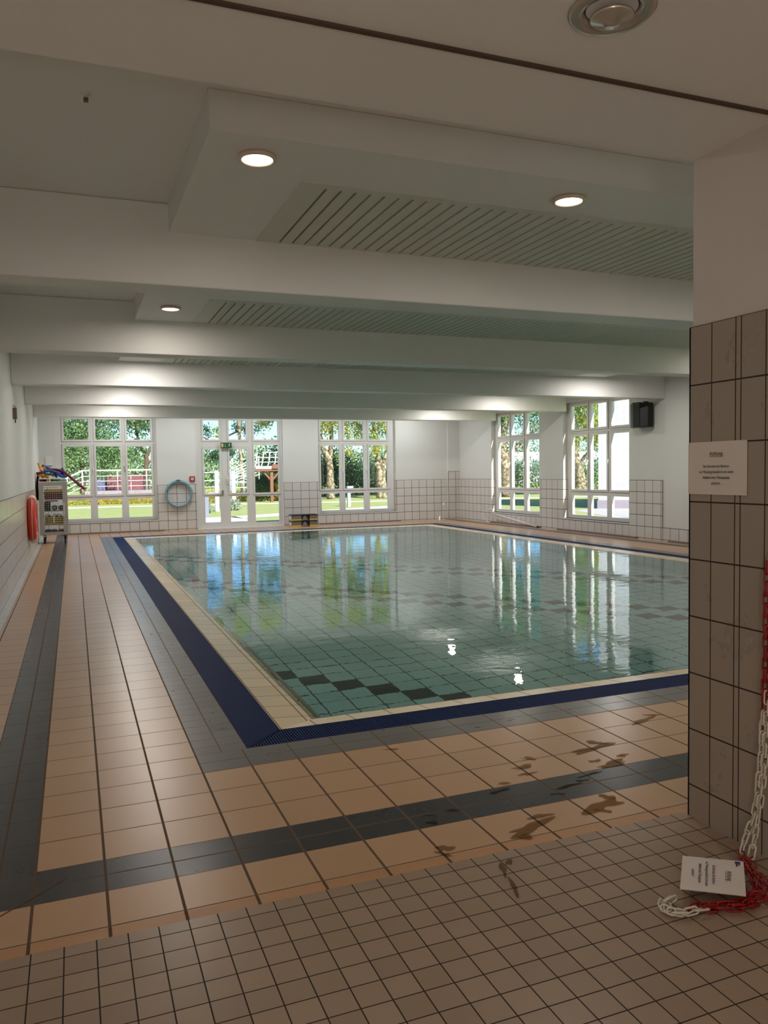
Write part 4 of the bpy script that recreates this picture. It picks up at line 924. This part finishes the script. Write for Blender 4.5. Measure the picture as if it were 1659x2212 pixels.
# garden posts and lights
for x, y, z1, r_, lab in ((5.98, 35.8, 1.70, .085, 'white post of the walkway, nearest the glass door'), (7.00, 37.2, 1.66, .085, 'second white post of the walkway')):
    t = thing('white_post', lab, 'post', (x, y, G)); MB().box((-r_, -r_, 0), (r_, r_, z1-G)).build('shaft', wht, t); MB().box((-r_*1.5, -r_*1.5, 0), (r_*1.5, r_*1.5, .03)).build('base', stone, t)
t = thing('walkway_rails', 'white rails between the walkway posts', 'railing', (5.0, 39.5, .3))
for z in (.30, .60, .92, 1.32): MB().tube([(-.6, 0, z), (2.2, 0, z)], .024, 8).build('rail', wht, t)
for px in (-.55, .45, 2.15): MB().tube([(px, 0, -.45), (px, 0, 1.36)], .026, 8).build('post', wht, t)
t = thing('bollard', 'slate grey square bollard outside the glass door', 'bollard', (4.72, 31.0, G)); MB().box((-.12, -.12, 0), (.12, .12, .98)).build('shaft', mat('bollard_grey', srgb(122, 128, 142), .6), t); MB().box((-.15, -.15, 0), (.15, .15, .02)).build('base', stone, t)
t = thing('garden_light', 'pale blue-grey garden light post with a flat head', 'lamp', (12.45, 36.4, G)); gg = mat('garden_light_grey', srgb(176, 196, 214), .4)
MB().box((-.07, -.07, 0), (.07, .07, 1.0)).build('post', gg, t); MB().box((-.09, -.09, .90), (.2, .09, 1.0)).build('head', gg, t)
# stair and platform with slatted balustrade
t = thing('garden_stair', 'white stair with many sloping rails rising to the right', 'stairs', (8.3, 45.2, 0))
for k in range(7): MB().tube([(-.6, 0, .85+.14*k-.2), (1.75, 0, 1.75+.17*k-.25)], .024, 6).build('rail', wht, t)
for px, z0, z1 in ((.05, .55, 1.7), (.42, .7, 1.9), (.80, .4, 1.75), (1.2, .5, 2.2), (1.7, 1.2, 2.5)): MB().tube([(px, 0, z0), (px, 0, z1)], .035, 6).build('post', wht, t)
for z in (.75, 1.05, 1.4): MB().tube([(-.1, -.3, z), (1.0, -.3, z)], .03, 6).build('lower_rail', wht, t)
t = thing('platform_balustrade', 'white curved balustrade round the raised platform', 'balustrade', (9.9, 45.2, 1.9))
for i in range(4):
    x = -.05+i*.37; MB().tube(smooth_path([(x-.08, 0, .02), (x-.02, -.12, .3), (x+.04, -.05, .7), (x+.08, 0, .86)], 3), .035, 6).build('baluster', wht, t)
for z in (.28, .55, .84): MB().tube([(-.1 if z < .8 else .3, -.05, z), (2.2, -.05, z)], .026, 6).build('rail', wht, t)
MB().box((-.1, -.1, -.12), (1.25, .1, .05)).build('fascia', wht, t)
t = thing('timber_deck', 'orange-brown timber deck on a braced post', 'deck', (10.75, 45.3, 0)); tim = mat('timber', srgb(122, 82, 58), .7, noise=.15)
MB().box((-1.0, -.2, 1.66), (1.6, 1.2, 1.80)).build('beam', tim, t); MB().box((.0, -.3, 1.80), (1.6, 1.2, 2.05)).build('deck_boards', tim, t)
MB().box((-.09, -.1, G), (.09, .1, 1.66)).build('post', tim, t)
MB().box((-.05, -.06, 0), (.05, .06, .8), Matrix.Rotation(math.radians(-42), 3, 'Y'), (0, 0, .4)).build('brace', tim, t).location = (-.27, 0, 1.0)
MB().box((-.05, -.06, 0), (.05, .06, .8), Matrix.Rotation(math.radians(42), 3, 'Y'), (0, 0, .4)).build('brace', tim, t).location = (.27, 0, 1.0)
# neighbouring white brick building
m = tile_mat('white_brick', srgb(204, 202, 202), srgb(158, 154, 154), (0, 2), (.24, .08), (0, 0), (.01, .012), .8, .10, .05)
t = thing('neighbour_building', 'sunlit white brick building outside the nearer right-hand window', 'building', (20.3, 27.3, G), math.atan2(-.6, .8))
MB().box((0, 0, 0), (12, 3, 9.2)).build('wall', m, t)
MB().box((-.05, -.05, 0), (12, .0, .35)).build('plinth', stone, t)
MB().box((2.6, -.04, .9), (3.6, .02, 2.3)).build('window', mat('dim_glass', srgb(190, 200, 214), .2), t)
mb = MB(); mb.face([(17, 22, -.146), (30, 16, -.146), (34, 26, -.146), (20.4, 27.4, -.146), (18.6, 26.6, -.146)]); o = struct('gravel_apron', mb, mat('gravel', srgb(176, 172, 172), .95, noise=.3, nscale=12))
# far apartment blocks seen between the trees
t = thing('apartment_block', 'distant pale building behind the hedge seen through the right-hand windows', 'building', (44, 78, G))
MB().box((0, 0, 0), (26, 8, 3.6)).build('wall', mat('pale_render', srgb(206, 210, 216), .8), t)
for k in range(6): MB().box((1+4*k, -.05, 1.4), (3.6+4*k, .02, 2.6)).build('window', mat('block_window_%d' % k, srgb(110, 130, 150), .3), t)
